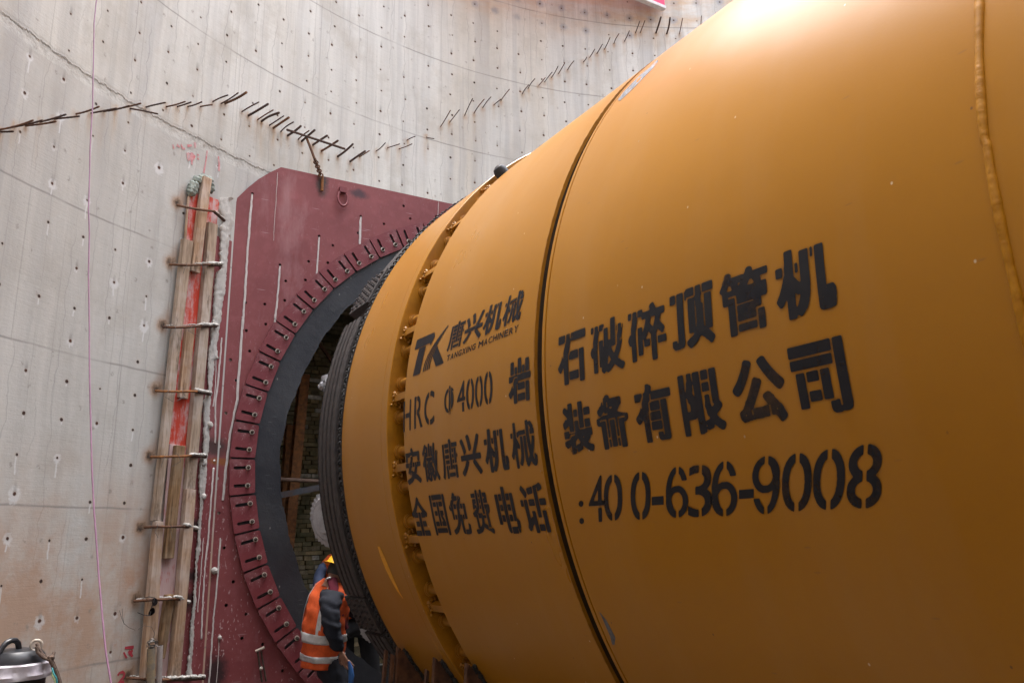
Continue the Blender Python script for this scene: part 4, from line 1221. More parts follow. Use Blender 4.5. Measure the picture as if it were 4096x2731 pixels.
def write_row(items, shear=0.0, off=3.0, name="lettering", gaps=True):
    fields = []
    for it in items:
        ch, (yl, yr, a0, a1) = it[0], it[1]
        of = it[2] if len(it) > 2 else off
        cjk = ord(ch) > 0x2000
        if ch in '徽唐国费免破碎管装备限械': of -= 0.8
        core, fog = glyph(ch, of, CUTS.get(ch), gaps and cjk)
        h = a1 - a0
        def fn(ii, jj, yl=yl, yr=yr, a0=a0, h=h):
            X = (ii + 0.5 - GP) / GN; Y = (jj + 0.5 - GP) / GN
            y = yl + (yr - yl) * X - shear * (Y - 0.5) * h; a = (a0 + h * Y) / RM
            r = RM + 0.0015
            return list(zip(-r * np.cos(a), y, r * np.sin(a)))
        fields.append((core, fog, fn))
    return paint_mesh(name, fields)
def boxes(chars, edges, a0, a1): return [(c, (e[0], e[1], a0, a1)) for c, e in zip(chars, edges)]
write_row(boxes("石破碎顶管机", [(2.745, 2.546), (2.515, 2.302), (2.280, 2.070), (2.046, 1.838), (1.810, 1.607), (1.582, 1.373)], -0.083, 0.128), off=4.2)
write_row(boxes("装备有限公司", [(2.738, 2.543), (2.510, 2.318), (2.278, 2.079), (2.036, 1.843), (1.800, 1.590), (1.566, 1.378)], -0.368, -0.162), off=4.4)
write_row([(":", (2.733, 2.700, -0.645, -0.552), 0)] + [(c, (l, r, b, t)) for c, l, r, b, t in [("4", 2.648, 2.548, -0.639, -0.461), ("0", 2.550, 2.435, -0.639, -0.462), ("0", 2.388, 2.274, -0.640, -0.464), ("-", 2.275, 2.213, -0.588, -0.558),
    ("6", 2.192, 2.080, -0.636, -0.462), ("3", 2.082, 1.968, -0.638, -0.464), ("6", 1.970, 1.857, -0.638, -0.462), ("-", 1.857, 1.796, -0.585, -0.557), ("9", 1.796, 1.688, -0.637, -0.462), ("0", 1.680, 1.570, -0.634, -0.463), ("0", 1.568, 1.459, -0.633, -0.462), ("8", 1.454, 1.345, -0.633, -0.461)]], shear=0.34, off=1.5)
write_row([("H", (4.349, 4.243, -0.086, 0.097)), ("R", (4.197, 4.085, -0.086, 0.100)), ("C", (4.062, 3.934, -0.086, 0.102)), ("Φ", (3.813, 3.689, -0.064, 0.092)), ("4", (3.668, 3.573, -0.068, 0.093)), ("0", (3.566, 3.481, -0.068, 0.091)), ("0", (3.472, 3.392, -0.070, 0.089)), ("0", (3.381, 3.297, -0.070, 0.094))], off=1.6)
write_row([("岩", (3.150, 2.958, -0.101, 0.103))], off=4.2)
write_row(boxes("安徽唐兴机械", [(4.339, 4.141), (4.112, 3.912), (3.876, 3.690), (3.660, 3.450), (3.412, 3.196), (3.166, 2.956)], -0.389, -0.184), off=3.1)
write_row(boxes("全国免费电话", [(4.352, 4.149), (4.092, 3.912), (3.874, 3.675), (3.628, 3.446), (3.382, 3.199), (3.160, 2.955)], -0.678, -0.460), off=3.2)
write_row(boxes("唐兴机械", [(3.815, 3.640), (3.630, 3.435), (3.425, 3.240), (3.230, 3.055)], 0.288, 0.440), shear=0.12, off=3.0)
tx = "TANGXING MACHINERY"; L = 3.812 - 3.070; ws = {'I': 0.4, 'M': 1.25, ' ': 0.5}; tot = sum(ws.get(c, 1.0) for c in tx); y = 3.812; it = []
for c in tx:
    w = ws.get(c, 1.0) * L / tot
    if c != ' ': it.append((c, (y - 0.003, y - w + 0.006, 0.233, 0.266)))
    y -= w
write_row(it, shear=0.15, off=3.0)
# the company emblem: slanted T, X leg and a fan of rising strokes
def shell_poly(polys, name):
    allp = [p for P in polys for p in P]
    y1, y0 = max(p[0] for p in allp), min(p[0] for p in allp); a0, a1 = min(p[1] for p in allp), max(p[1] for p in allp)
    ny = int((y1 - y0) / 0.0018); na = int((a1 - a0) / 0.0018); m = 10
    img = np.zeros((na + 2 * m, ny + 2 * m))
    for P in polys:
        me = curve2d([[(m + (y1 - p[0]) / 0.0018, m + (p[1] - a0) / 0.0018) for p in P]], 0.0)
        img = np.maximum(img, tri_raster(np.array([v.co[:2] for v in me.vertices]), [list(p.vertices) for p in me.polygons], img.shape[1], img.shape[0]))
        bpy.data.meshes.remove(me)
    def fn(ii, jj):
        y = y1 - (ii + 0.5 - m) * 0.0018; a = (a0 + (jj + 0.5 - m) * 0.0018) / RM; r = RM + 0.0015
        return list(zip(-r * np.cos(a), y, r * np.sin(a)))
    return paint_mesh(name, [(blur(img, 1), blur(img, 4), fn)])
fan = []
for k in range(4):
    w = 0.013; o_ = k * 0.026
    up = [(4.112 - o_ - (t ** 1.9) * (0.258 - o_ * 0.92), 0.231 + 0.218 * t) for t in np.linspace(0, 1, 13)]
    lo = [(p[0] - w * (1 - 0.75 * t) - 0.001, p[1] - 0.004 * t) for p, t in zip(up, np.linspace(0, 1, 13))]
    fan.append(up + lo[::-1])
shell_poly([[(4.262, 0.455), (4.022, 0.447), (4.006, 0.420), (4.050, 0.375), (4.062, 0.392), (4.272, 0.394)],
            [(4.205, 0.388), (4.112, 0.386), (4.148, 0.229), (4.245, 0.229)],
            [(3.955, 0.352), (3.842, 0.231), (3.940, 0.230), (3.998, 0.300)]] + fan, "emblem")
# stray fresh-paint brush stroke on the front shield
mb = MB(); P = []
st = [(1515, 2185, 10), (1530, 2225, 16), (1548, 2270, 17), (1570, 2318, 14), (1592, 2362, 8), (1612, 2392, 2)]
def on_r(px, py, r):
    d = ray(px, py); a = d[0] ** 2 + d[2] ** 2; b = 2 * (CAM[0] * d[0] + CAM[2] * d[2]); c = CAM[0] ** 2 + CAM[2] ** 2 - r * r
    return CAM + d * (-b - math.sqrt(b * b - 4 * a * c)) / 2 / a
for x, y, w in st: P += [on_r(x - w / 2, y, RF + 0.002), on_r(x + w / 2, y, RF + 0.002)]
mb.add(P, [(2 * i, 2 * i + 1, 2 * i + 3, 2 * i + 2) for i in range(len(st) - 1)]); mb.build("brush_stroke", plain("bright_yellow_paint", (0.80, 0.36, 0.01), (0.7, 0.30, 0.01), 20, 0.4, 0, 0.1), TBM)
# bare ground-off metal patches at the tail shield's rim
for pts in ([(2628, 240), (2600, 268), (2560, 300), (2525, 335), (2490, 372), (2470, 400)], [(2395, 2445), (2410, 2475), (2425, 2510), (2440, 2545), (2447, 2575)]):
    mb = MB(); P = []
    for i, (x, y) in enumerate(pts):
        w = 3 + 22 * math.sin(math.pi * (i + 0.3) / len(pts)) * random.uniform(0.7, 1.1)
        P += [on_r(x + 1, y, RM + 0.001), on_r(x + w, y + 4, RM + 0.001)]
    mb.add(P, [(2 * i, 2 * i + 1, 2 * i + 3, 2 * i + 2) for i in range(len(pts) - 1)])
    mb.build("ground_patch", plain("ground_steel", (0.16, 0.165, 0.18), (0.09, 0.09, 0.10), 40, 0.5, 0.3, 0.5, lo=0.4, hi=0.6), TBM)

# ------------------------------------------------------------------ timber packing beside the plate
def board(top, bot, thick, mat, label, name="timber_board", off=0.03, cat="board", group="timbers packed beside the maroon plate"):
    """top/bot: two pixels (left,right) on the wall at board ends; lies on the wall"""
    tl_, tr_ = [wall_px(*p) for p in top]; bl_, br_ = [wall_px(*p) for p in bot]
    ax0 = np.array([(tl_[0] + tr_[0]) / 2, (tl_[1] + tr_[1]) / 2]); ax1 = np.array([(bl_[0] + br_[0]) / 2, (bl_[1] + br_[1]) / 2])
    w0, w1 = abs(tr_[0] - tl_[0]), abs(br_[0] - bl_[0])
    mb = MB(); P = []; N = 14
    sh = random.uniform(-0.004, 0.004)
    for i in range(N + 1):
        t = i / N; c = ax1 + (ax0 - ax1) * t; w = (w1 + (w0 - w1) * t) / 2
        bow = 0.006 * math.sin(math.pi * t) * sh / 0.004
        for (dx, do) in ((-w, off), (-w, off + thick), (w, off + thick), (w, off)):
            e = random.uniform(-0.0012, 0.0012)
            P.append(wall_pt(c[0] + dx + e, c[1] + random.uniform(-1, 1) * (0.004 if i in (0, N) else 0), do + bow))
    Fs = [(0, 1, 2, 3), tuple(4 * N + j for j in (3, 2, 1, 0))]
    for i in range(N):
        for j in range(4):
            Fs.append((4 * i + j, 4 * i + (j + 1) % 4, 4 * (i + 1) + (j + 1) % 4, 4 * (i + 1) + j))
    mb.add(P, Fs)
    base = wall_pt(ax1[0], ax1[1], off)
    o = mb.build(name, mat, None, org=base, bevel=0.004)
    return tag(o, label, cat, group)
q5 = (2.138, 0, 700)
def T(sc, a, b): return S(*sc, f"{a[0]},{a[1]};{b[0]},{b[1]}")
board(T(q5, (1592, 185), (1866, 160)), T(z3, (215, 1560), (470, 1560)), 0.014, M_PLYA, "bright red plywood strip behind the upper timbers, with a square top", "plywood_strip", 0.014, "plywood", "red plywood strips")
board(T(z3, (225, 1500), (480, 1500)), T(z5, (300, 1540), (520, 1540)), 0.014, M_PLYB, "worn pinkish red plywood strip behind the lower timbers", "plywood_strip", 0.030, "plywood", "red plywood strips")
board(T(q5, (1684, 38), (1757, 42)), T(q5, (1580, 840), (1652, 848)), 0.045, M_WOODA, "light pine batten standing highest, wrapped in grey green cloth at its top", off=0.045)
board(T(q5, (1520, 565), (1600, 570)), T(z4, (310, 1157), (392, 1162)), 0.05, M_WOODB, "long pale timber down the left edge of the red plywood", off=0.032)
board(T(z4, (318, 1172), (420, 1174)), T(z5, (150, 1500), (292, 1500)), 0.05, M_WOODA, "yellowish timber at bottom left with long splits beside the salmon stained concrete", off=0.050)
board(T(q5, (1735, 425), (1810, 430)), T(z4, (752, 718), (884, 722)), 0.055, M_WOODB, "long grey timber down the right edge of the red plywood", off=0.032)
board(T(z4, (748, 728), (880, 730)), T(z5, (455, 1500), (558, 1500)), 0.055, M_WOODA, "pale lower right timber beside the grout spattered maroon steel", off=0.050)
board(T(q5, (1550, 1310), (1622, 1308)), T(z3, (335, 850), (455, 858)), 0.04, M_WOODA, "middle pine batten with a dark stripe, ending below the fourth strap from the top", off=0.030)
board(T(z4, (615, 130), (748, 116)), T(z5, (406, 218), (506, 224)), 0.04, M_WOODC, "brown split batten with broken top in the middle of the packing", off=0.046)
board(T(z5, (425, 615), (530, 605)), T(z5, (325, 1300), (405, 1300)), 0.04, M_WOODC, "leaning brown batten with white grout on its top end", off=0.048)
board(T(q5, (1578, 195), (1590, 195)), T(q5, (1548, 560), (1562, 560)), 0.02, M_WOODA, "narrow pale lath along the left edge of the bright red plywood", off=0.030)
# rebar straps: wall end -> plate end
STR = [[S(*q5, "1515,258;1590,276;1700,295;1838,312"), S(*q5, "1835,318;1920,392"), False],
       [S(*q5, "1448,765;1600,772;1720,768;1800,766"), S(*q5, "1790,768;1892,772"), True],
       [S(*q5, "1393,1300;1500,1304;1640,1298;1730,1290"), S(*q5, "1720,1290;1852,1292"), True],
       [S(*z3, "75,742;250,752;450,752;660,750"), S(*z3, "650,752;840,790"), True],
       [S(*z4, "358,268;550,265;750,262;930,250"), S(*z4, "920,252;1125,268"), True],
       [S(*z4, "270,1248;450,1240;650,1240;835,1236"), S(*z4, "830,1232;1000,1295"), True],
       [S(*z5, "150,682;300,672;480,665;625,655"), S(*z5, "610,650;722,712"), True],
       [S(*z5, "70,1508;220,1520;380,1532;560,1530"), S(*z5, "540,1530;700,1528;912,1512"), True]]
names = ["topmost rebar strap over the timbers, rusty with a bent right end", "second rebar strap from the top, crossing where two battens overlap", "third rebar strap from the top, dusted white along its length",
         "fourth rebar strap from the top, clean rusty ribs over the red plywood", "fifth rebar strap from the top, rusty ribbed bar beside the plate's orange burn", "sixth rebar strap from the top, smooth and white flecked, drooping at the right",
         "seventh strap from the top, crusted with grout and holding sunglasses", "lowest rebar strap, buried in white grout at the plate"]
for i, (main, end, crust) in enumerate(STR):
    w0 = at_wall(*main[0], 0.01)
    t_ = thing("rebar_strap", w0, names[i], "strap", "rebar straps over the timber packing")
    P = [at_wall(*main[0], 0.01)] + [at_wall(x, y, 0.115) for x, y in main[1:]]
    PP = []
    for a, b in zip(P[:-1], P[1:]):
        for j in range(10): PP.append(a + (b - a) * j / 10)
    PP.append(P[-1])
    mb = MB(); mb.tube(PP, [0.0105 * (1.1 if j % 2 else 0.92) for j in range(len(PP))], 8)
    mb.build("bar", M_RUSTLT if i in (3, 4) else M_RUST, t_)
    E3 = [at_wall(x, y, 0.11 - 0.05 * j / max(1, len(end) - 1)) for j, (x, y) in enumerate(end)]
    mb = MB(); mb.tube(E3, 0.013, 8); mb.build("end_bar", M_RUSTDK, t_)
    mb = MB()
    segs = [(E3[0], E3[-1], 26 if crust else 10, 0.020 if crust else 0.012)]
    if i in (1, 2, 6, 7): segs.append((PP[len(PP) // 2 if i in (1,) else 2], PP[-1], 20, 0.009 if i != 6 else 0.015))
    for a, b, kN, rr in segs:
        for j in range(kN):
            f = (j + random.random()) / kN; c = np.array(a) + (np.array(b) - np.array(a)) * f
            mb.ball(c + np.array([0, 0, 0.010 + random.uniform(0, 0.008)]), rr * random.uniform(0.6, 1.15), 8, sc=(1.2, 1, 0.7), rough=0.25)
    mb.build("grout_crust", M_GROUT, t_, sharp=80)
    # twisted tie wires
    if i in (1, 2, 3, 4, 5):
        mb = MB()
        for k_ in range(2):
            c = np.array(PP[(k_ + 1) * len(PP) // 3])
            mb.tube([c + np.array([0.02 * random.uniform(-1, 1), -0.012, 0.02]), c + np.array([0, -0.016, 0]), c + np.array([random.uniform(-.04, .04), -0.02, -0.04]), c + np.array([random.uniform(-.06, .06), -0.03, -0.085])], 0.0018, 5)
        mb.build("tie_wire", M_WIRE, t_)
# crumpled cloth at the top of the highest batten
c = at_wall(805, 738, 0.05)
mb = MB(); rgn = random.Random(3)
for (x, y, r) in [(775, 742, .05), (790, 722, .045), (832, 735, .055), (840, 755, .05), (765, 768, .045), (820, 712, .035), (770, 757, .05), (838, 722, .04), (805, 708, .03)]:
    p = at_wall(x, y, 0.045)
    o0 = len(mb.v); mb.ball(p, r, 22, sc=(0.9, 0.7, 0.9))
    for k_ in range(o0, len(mb.v)):
        v = Vector(mb.v[k_]); d = (v - Vector(p))
        f = 1 + 0.22 * math.sin(v.x * 95 + v.z * 60) * math.sin(v.z * 120 - v.x * 40) + 0.14 * math.sin(v.x * 210 + 1) * math.cos(v.z * 170)
        mb.v[k_] = tuple(Vector(p) + d * f)
o = mb.build("cloth_bundle", M_CLOTH, None, org=c, sharp=180); tag(o, "crumpled grey green cloth stuffed round the top of the pine batten", "cloth")
# sunglasses hooked over the seventh strap
c = at_wall(*S(*z5, "360,745")[0], 0.16)
SG = thing("sunglasses", c, "black sunglasses hooked over a grout crusted rebar strap", "sunglasses")
ex = Vector(at_wall(*S(*z5, "395,650")[0], 0.16)) - Vector(at_wall(*S(*z5, "340,835")[0], 0.16)); ex.normalize()
ey = Vector((0.35, -0.93, 0)).cross(ex).normalized(); en = ex.cross(ey)
for sgn, nm in ((1, "lens"), (-1, "lens")):
    mb = MB(); pts = []
    for k_ in range(20):
        a = 2 * math.pi * k_ / 20
        pts.append(Vector(c) + ex * (sgn * 0.036 + 0.030 * math.cos(a)) + ey * (0.022 * math.sin(a) + 0.006 * abs(math.cos(a))) + en * (0.008 * math.cos(a) * sgn * -1))
    top = [p + en * 0.004 for p in pts]
    mb.add(pts + top, [list(range(20))[::-1], list(range(20, 40))] + [(k_, (k_ + 1) % 20, 20 + (k_ + 1) % 20, 20 + k_) for k_ in range(20)])
    mb.build(nm, M_LENS, SG)
mb = MB(); mb.tube([Vector(c) + ex * 0.066 + ey * 0.01, Vector(c) + ey * 0.014 + en * 0.004, Vector(c) - ex * 0.066 + ey * 0.01], 0.004, 6)
for sgn in (1, -1): mb.tube([Vector(c) + ex * (sgn * 0.066) + ey * 0.01, Vector(c) + ex * (sgn * 0.066) + ey * 0.05 - en * 0.02, Vector(c) + ex * (sgn * 0.05) + ey * 0.055 - en * 0.10], 0.003, 6)
mb.build("frame", M_BLACK, SG)
# two pipes leaning on the packing, a snarl of wire on top
def pipe(top, r, mat, label, off):
    a = at_wall(*top[0], off); b = at_wall(*top[1], off)
    d = b - a; b = a + d * ((FLOOR - a[2]) / d[2])
    mb = MB(); t = Vector(b - a).normalized()
    mb.tube([a, b], r, 18); mb.tube([Vector(a) - t * 0.0005, Vector(a) - t * 0.0005 + t * 0.03], r * 0.86, 14, mi=1)
    o = mb.build("steel_pipe", [mat, M_HOLE], None, org=b); tag(o, label, "pipe", "pipes leaning on the timber packing")
pipe(S(*z5, "337,1190;330,1567"), 0.030, M_PIPEA, "mottled yellowish pipe leaning on the timbers under a snarl of wire", 0.165)
pipe(S(*z5, "433,1162;420,1567"), 0.021, M_PIPEB, "thinner pinkish grey pipe leaning on the timbers", 0.150)
c = at_wall(*S(*z5, "350,1140")[0], 0.18)
mb = MB()
for k_ in range(13):
    P = []; a0 = random.uniform(0, 6); rr = random.uniform(0.02, 0.042); tilt = random.uniform(-1, 1)
    for t in range(15):
        a = a0 + t * 0.42
        P.append(c + np.array([rr * math.cos(a), 0.012 * math.sin(a * 1.3 + tilt), rr * 0.75 * math.sin(a) + 0.012 * tilt * math.cos(a * 2)]))
    mb.tube(P, 0.0018, 5)
for e in ([(350, 1140), (300, 1110), (280, 1200)], [(345, 1120), (375, 1030), (340, 960), (260, 945), (200, 985)]):
    pp = [at_wall(*S(*z5, f"{x},{y}")[0], 0.15) for x, y in e]; mb.tube(pp, 0.0016, 5)
o = mb.build("wire_bundle", M_WIRE, None, org=c); tag(o, "tangled ball of tie wire on top of the mottled pipe", "wire")
mb = MB(); mb.tube([at_wall(x, y, o_) for x, y, o_ in [(478, 2440, .03), (486, 2468, .05), (496, 2492, .07), (515, 2508, .09), (540, 2518, .11)]], 0.0016, 5)
mb.tube([at_wall(489, 2432, .04), at_wall(490, 2465, .06), at_wall(497, 2495, .07)], 0.0014, 5)
o = mb.build("loose_wire", M_WIRE); tag(o, "loose bent wire end sticking off the salmon stained concrete", "wire")

# ------------------------------------------------------------------ chain and loose bar over the plate
b0 = [np.array(x) for x in ()]
pA, pB = at_wall(900 + 528 / 2.138, 1110 / 2.138, 0.26), at_wall(900 + 1025 / 2.138, 1275 / 2.138, 0.26)
mb = MB(); mb.tube([pA + (pB - pA) * t / 40 for t in range(41)], [0.012 * (1.08 if t % 2 else 0.94) for t in range(41)], 8)
o = mb.build("loose_rebar", M_RUSTDK, None, org=pA); tag(o, "loose dark rebar laid across the starter bars above the maroon plate", "rebar")
cA = at_wall(900 + 700 / 2.138, 1185 / 2.138, 0.25); cB = at_y(900 + 905 / 2.351, 650 + 130 / 2.351, PY - 0.03)
CH = thing("lifting_chain", cB, "rusty chain hanging from the loose rebar down to the plate's top edge", "chain")
L = np.linalg.norm(cB - cA); d = (cB - cA) / L; side = np.cross(d, [0, 1, 0]); side /= np.linalg.norm(side); fr = np.cross(d, side)
mb = MB(); mid = cA + d * L * 0.55
mb.tube([cA + (mid - cA) * t / 8 for t in range(9)], 0.013, 8); mb.build("hook_rod", M_RUST, CH)
kN = 8
for i in range(kN):
    c = mid + (cB - mid) * (i + 0.5) / kN; ll = np.linalg.norm(cB - mid) / kN
    sv = side if i % 2 else fr
    P = [c + d * (0.66 * ll * math.sin(a)) + sv * (0.022 * math.cos(a)) for a in np.linspace(0, 2 * math.pi, 17)[:-1]]
    mb = MB(); mb.tube(P, 0.0075, 7, closed=True); mb.build("chain_link", M_RUST, CH)
a, b = at_y(900 + 918 / 2.351, 650 + 130 / 2.351, PY - 0.02), at_y(900 + 912 / 2.351, 650 + 268 / 2.351, PY - 0.02)
mb = MB(); mb.tube([a + (b - a) * t / 16 for t in range(17)], [0.014 * (1.08 if t % 2 else 0.94) for t in range(17)], 8); mb.build("welded_bar", M_RUSTLT, CH)

# ------------------------------------------------------------------ hanging cable
cp = S(2.138, 0, 0, "830,-300;825,0;805,200;800,500;795,700;793,900;780,1100;770,1300;765,1560") + S(*q5, "757,300;765,500;757,850;765,1300;765,1560") + S(2.354, 0, 1400, "845,300;855,700;865,1100;885,1500") + S(2.24, 0, 2031, "860,250;885,600;915,950;950,1300;995,1568;1060,2000")
P = []
for i in range(len(cp) - 1):
    for j in range(5):
        x = cp[i][0] + (cp[i + 1][0] - cp[i][0]) * j / 5; y = cp[i][1] + (cp[i + 1][1] - cp[i][1]) * j / 5
        w = at_wall(x, y); k_ = 0.97 - 0.33 * min(1, max(0, y / 2900)); P.append(CAM + (w - CAM) * k_)
P = [P[0] + (P[0] - P[3]) * 2.0] + P
mb = MB(); mb.tube(P, 0.0047, 8); o = mb.build("hanging_cable", M_CABLE); tag(o, "thin purple cable hanging down in front of the concrete on the left", "cable")

# ------------------------------------------------------------------ pink sign board high on the wall
c = at_wall(2655, 36, 0.12)
SB = thing("sign_board", c, "bright pink board with a white lower edge hanging at the top of the wall", "board")
mb = MB(); mb.box((c[0] - 1.6, c[1], c[2] + 0.55), (3.2, 0.05, 1.06)); mb.build("panel", M_PINK, SB)
mb = MB(); mb.box((c[0] - 1.6, c[1] - 0.004, c[2] - 0.0), (3.21, 0.075, 0.045)); mb.box((c[0] - 1.6, c[1] - 0.004, c[2] + 1.10), (3.21, 0.075, 0.045)); mb.build("edge_trim", M_BOARDW, SB)

# ------------------------------------------------------------------ pump with rope at lower left
PYD = 4.9
pc = at_y(62, 2644, PYD); pz = pc[2]; pc = np.array([pc[0], PYD, FLOOR])
PU = thing("submersible_pump", pc, "black domed pump in a white collar at the lower left corner", "pump")
rb_ = 0.152
def onp(prof): return [(h + pz, r) for h, r in prof]
mb = MB(); mb.lathe(onp([(0.062, 0.0), (0.060, 0.06), (0.052, 0.105), (0.030, 0.126), (0.0, 0.134), (-0.05, 0.134)])[::-1], 48, 'Z', org=(pc[0], pc[1], 0)); mb.build("motor_cap", M_BLACK, PU)
mb = MB()
mb.lathe(onp([(-0.07, rb_ - 0.012), (-0.3, rb_ - 0.014), (FLOOR - pz, rb_ - 0.02)]), 48, 'Z', org=(pc[0], pc[1], 0))
for k_ in range(20):
    a = 2 * math.pi * k_ / 20; mb.box((pc[0] + (rb_ - 0.012) * math.cos(a), pc[1] + (rb_ - 0.012) * math.sin(a), pz - 0.45), (0.012, 0.012, 0.66), Matrix.Rotation(a, 3, 'Z'))
for k_ in range(4): mb.lathe(onp([(-0.16 - k_ * 0.1, rb_ - 0.004), (-0.172 - k_ * 0.1, rb_ - 0.004)]), 48, 'Z', org=(pc[0], pc[1], 0))
mb.build("strainer_body", M_BLACK, PU)
mb = MB(); mb.lathe(onp([(-0.005, 0.136), (0.0, rb_ + 0.003), (-0.008, rb_ + 0.010), (-0.035, rb_ + 0.006), (-0.055, rb_ + 0.014), (-0.074, rb_ + 0.008), (-0.077, rb_ - 0.01)])[::-1], 64, 'Z', org=(pc[0], pc[1], 0), mod=lambda i, a, r: r + 0.004 * math.sin(a * 7 + i)); mb.build("collar", M_WHITE, PU)
g0 = at_y(77, 2610, PYD - 0.02)
mb = MB(); fr_ = Matrix.Identity(3)
mb.lathe([(-0.05, 0.034), (-0.006, 0.034), (-0.004, 0.028), (0.012, 0.028), (0.014, 0.03), (0.045, 0.03), (0.048, 0.016), (0.05, 0.0)], 12, 'Z', org=(g0[0], g0[1], g0[2] - 0.03)); mb.build("cable_gland", M_BLACK, PU)
mb = MB(); cpx = [(76, 2592), (72, 2570), (62, 2560), (45, 2560), (25, 2570), (8, 2590), (-10, 2620), (-40, 2640)]
mb.tube([at_y(x, y, PYD - 0.02 - 0.01 * i) for i, (x, y) in enumerate(cpx)], 0.0135, 10); mb.build("power_cable", M_BLACK, PU)
e0 = at_y(145, 2579, PYD - 0.06)
mb = MB(); mb.tube([(e0[0] + 0.024 * math.cos(a), e0[1], e0[2] + 0.024 * math.sin(a)) for a in np.linspace(0, 2 * math.pi, 21)[:-1]], 0.0065, 8, closed=True)
mb.tube([e0 + np.array([0, 0, -0.024]), e0 + np.array([0, 0.01, -0.07])], 0.009, 8); mb.build("eye_bolt", M_WASHER, PU)
mb = MB(); mm = lambda x, y, o_: at_y(x / 2.24, 2031 + y / 2.24, PYD - o_)
mb.tube([mm(330, 1215, .10), mm(345, 1250, .11), mm(370, 1300, .11), mm(410, 1335, .11), mm(460, 1355, .11), mm(475, 1320, .1), mm(485, 1290, .09)], 0.0075, 8)
mb.tube([mm(325, 1240, .12), mm(335, 1290, .12), mm(385, 1335, .12), mm(440, 1360, .12), mm(480, 1340, .12)], 0.0075, 8)
mb.tube([mm(440, 1345, .13), mm(470, 1400, .13), mm(500, 1470, .12), mm(535, 1568, .12), mm(570, 1700, .12), mm(600, 2100, .1)], 0.0085, 8)
mb.tube([mm(455, 1335, .12), mm(485, 1400, .12), mm(515, 1470, .11), mm(545, 1568, .11)], 0.007, 8)
mb.ball(mm(458, 1340, .12), 0.017, 10, rough=0.12)
o = mb.build("lifting_rope", M_ROPE, None, org=e0); tag(o, "knotted brown rope tied through the pump's eye bolt", "rope")
mb = MB(); mb.tube([mm(465, 1430, .14), mm(480, 1480, .15), mm(505, 1520, .15), mm(515, 1600, .15)], 0.004, 6); mb.tube([mm(470, 1445, .14), mm(470, 1500, .15), mm(495, 1550, .15), mm(500, 1600, .15)], 0.004, 6, mi=1)
o = mb.build("thin_cables", [plain("teal_wire", (0.05, 0.30, 0.32), (0.04, 0.22, 0.25), 10, 0.5), plain("pale_green_wire", (0.40, 0.52, 0.25), (0.3, 0.4, 0.2), 10, 0.5)]); tag(o, "thin teal and green wires hanging beside the brown rope", "wires")

# ------------------------------------------------------------------ people
def skinned(name, nodes, edges, mat, parent, sub=2, root=None):
    keys = list(nodes); idx = {k_: i for i, k_ in enumerate(keys)}
    me = bpy.data.meshes.new(name); me.from_pydata([tuple(nodes[k_][0]) for k_ in keys], [(idx[a], idx[b]) for a, b in edges], [])
    ob = bpy.data.objects.new(name, me); COL.objects.link(ob)
    sk = ob.modifiers.new("skin", 'SKIN'); sk.use_smooth_shade = True
    for i, k_ in enumerate(keys):
        r = nodes[k_][1]; r = r if isinstance(r, tuple) else (r, r)
        me.skin_vertices[0].data[i].radius = r
        me.skin_vertices[0].data[i].use_root = (k_ == (root or keys[0]))
    sb_ = ob.modifiers.new("sub", 'SUBSURF'); sb_.levels = sub; sb_.render_levels = sub
    dg = bpy.context.evaluated_depsgraph_get()
    m2 = bpy.data.meshes.new_from_object(ob.evaluated_get(dg))
    bpy.data.objects.remove(ob)
    m2.materials.clear(); m2.materials.append(mat)
    if name in ("body", "trousers"):
        for v in m2.vertices:
            x, y, z = v.co
            a_ = math.sin(z * 74 + x * 21 + 2.0 * math.sin(y * 19)) * 0.5 + math.sin(z * 131 - y * 60 + x * 35 + 1.7) * 0.35 + math.sin(x * 90 + z * 40) * 0.3
            v.co = v.co + v.normal * 0.0075 * a_
    for p in m2.polygons: p.use_smooth = True
    o = bpy.data.objects.new(name, m2); COL.objects.link(o)
    if parent is not None:
        o.parent = parent; o.location = -parent_world(parent)
    return o
def loft(rings, mat, name, parent, thick=0.0, closed_top=False):
    """rings: list of (center, axisA*ra, axisB*rb) ellipses"""
    mb = MB(); n = 28; P = []
    for ri, (c, ea, eb) in enumerate(rings):
        for j in range(n):
            a = 2 * math.pi * j / n
            wz = Vector(c).z
            wr_ = 1 + 0.035 * math.sin(a * 5 + wz * 23) + 0.025 * math.sin(a * 9 - wz * 37 + 1.0) + 0.018 * math.sin(wz * 61 + a * 2)
            ea_, eb_ = Vector(ea) * wr_, Vector(eb) * wr_
            ca, sa = math.cos(a), math.sin(a)
            P.append(Vector(c) + ea_ * (abs(ca) ** 0.8 * (1 if ca > 0 else -1)) + eb_ * (abs(sa) ** 0.8 * (1 if sa > 0 else -1)))
    F = [(i * n + j, i * n + (j + 1) % n, (i + 1) * n + (j + 1) % n, (i + 1) * n + j) for i in range(len(rings) - 1) for j in range(n)]
    mb.add(P, F, smooth=True)
    o = mb.build(name, mat, parent, sharp=80)
    if thick:
        sol = o.modifiers.new("solid", 'SOLIDIFY'); sol.thickness = thick; sol.offset = 0
    return o
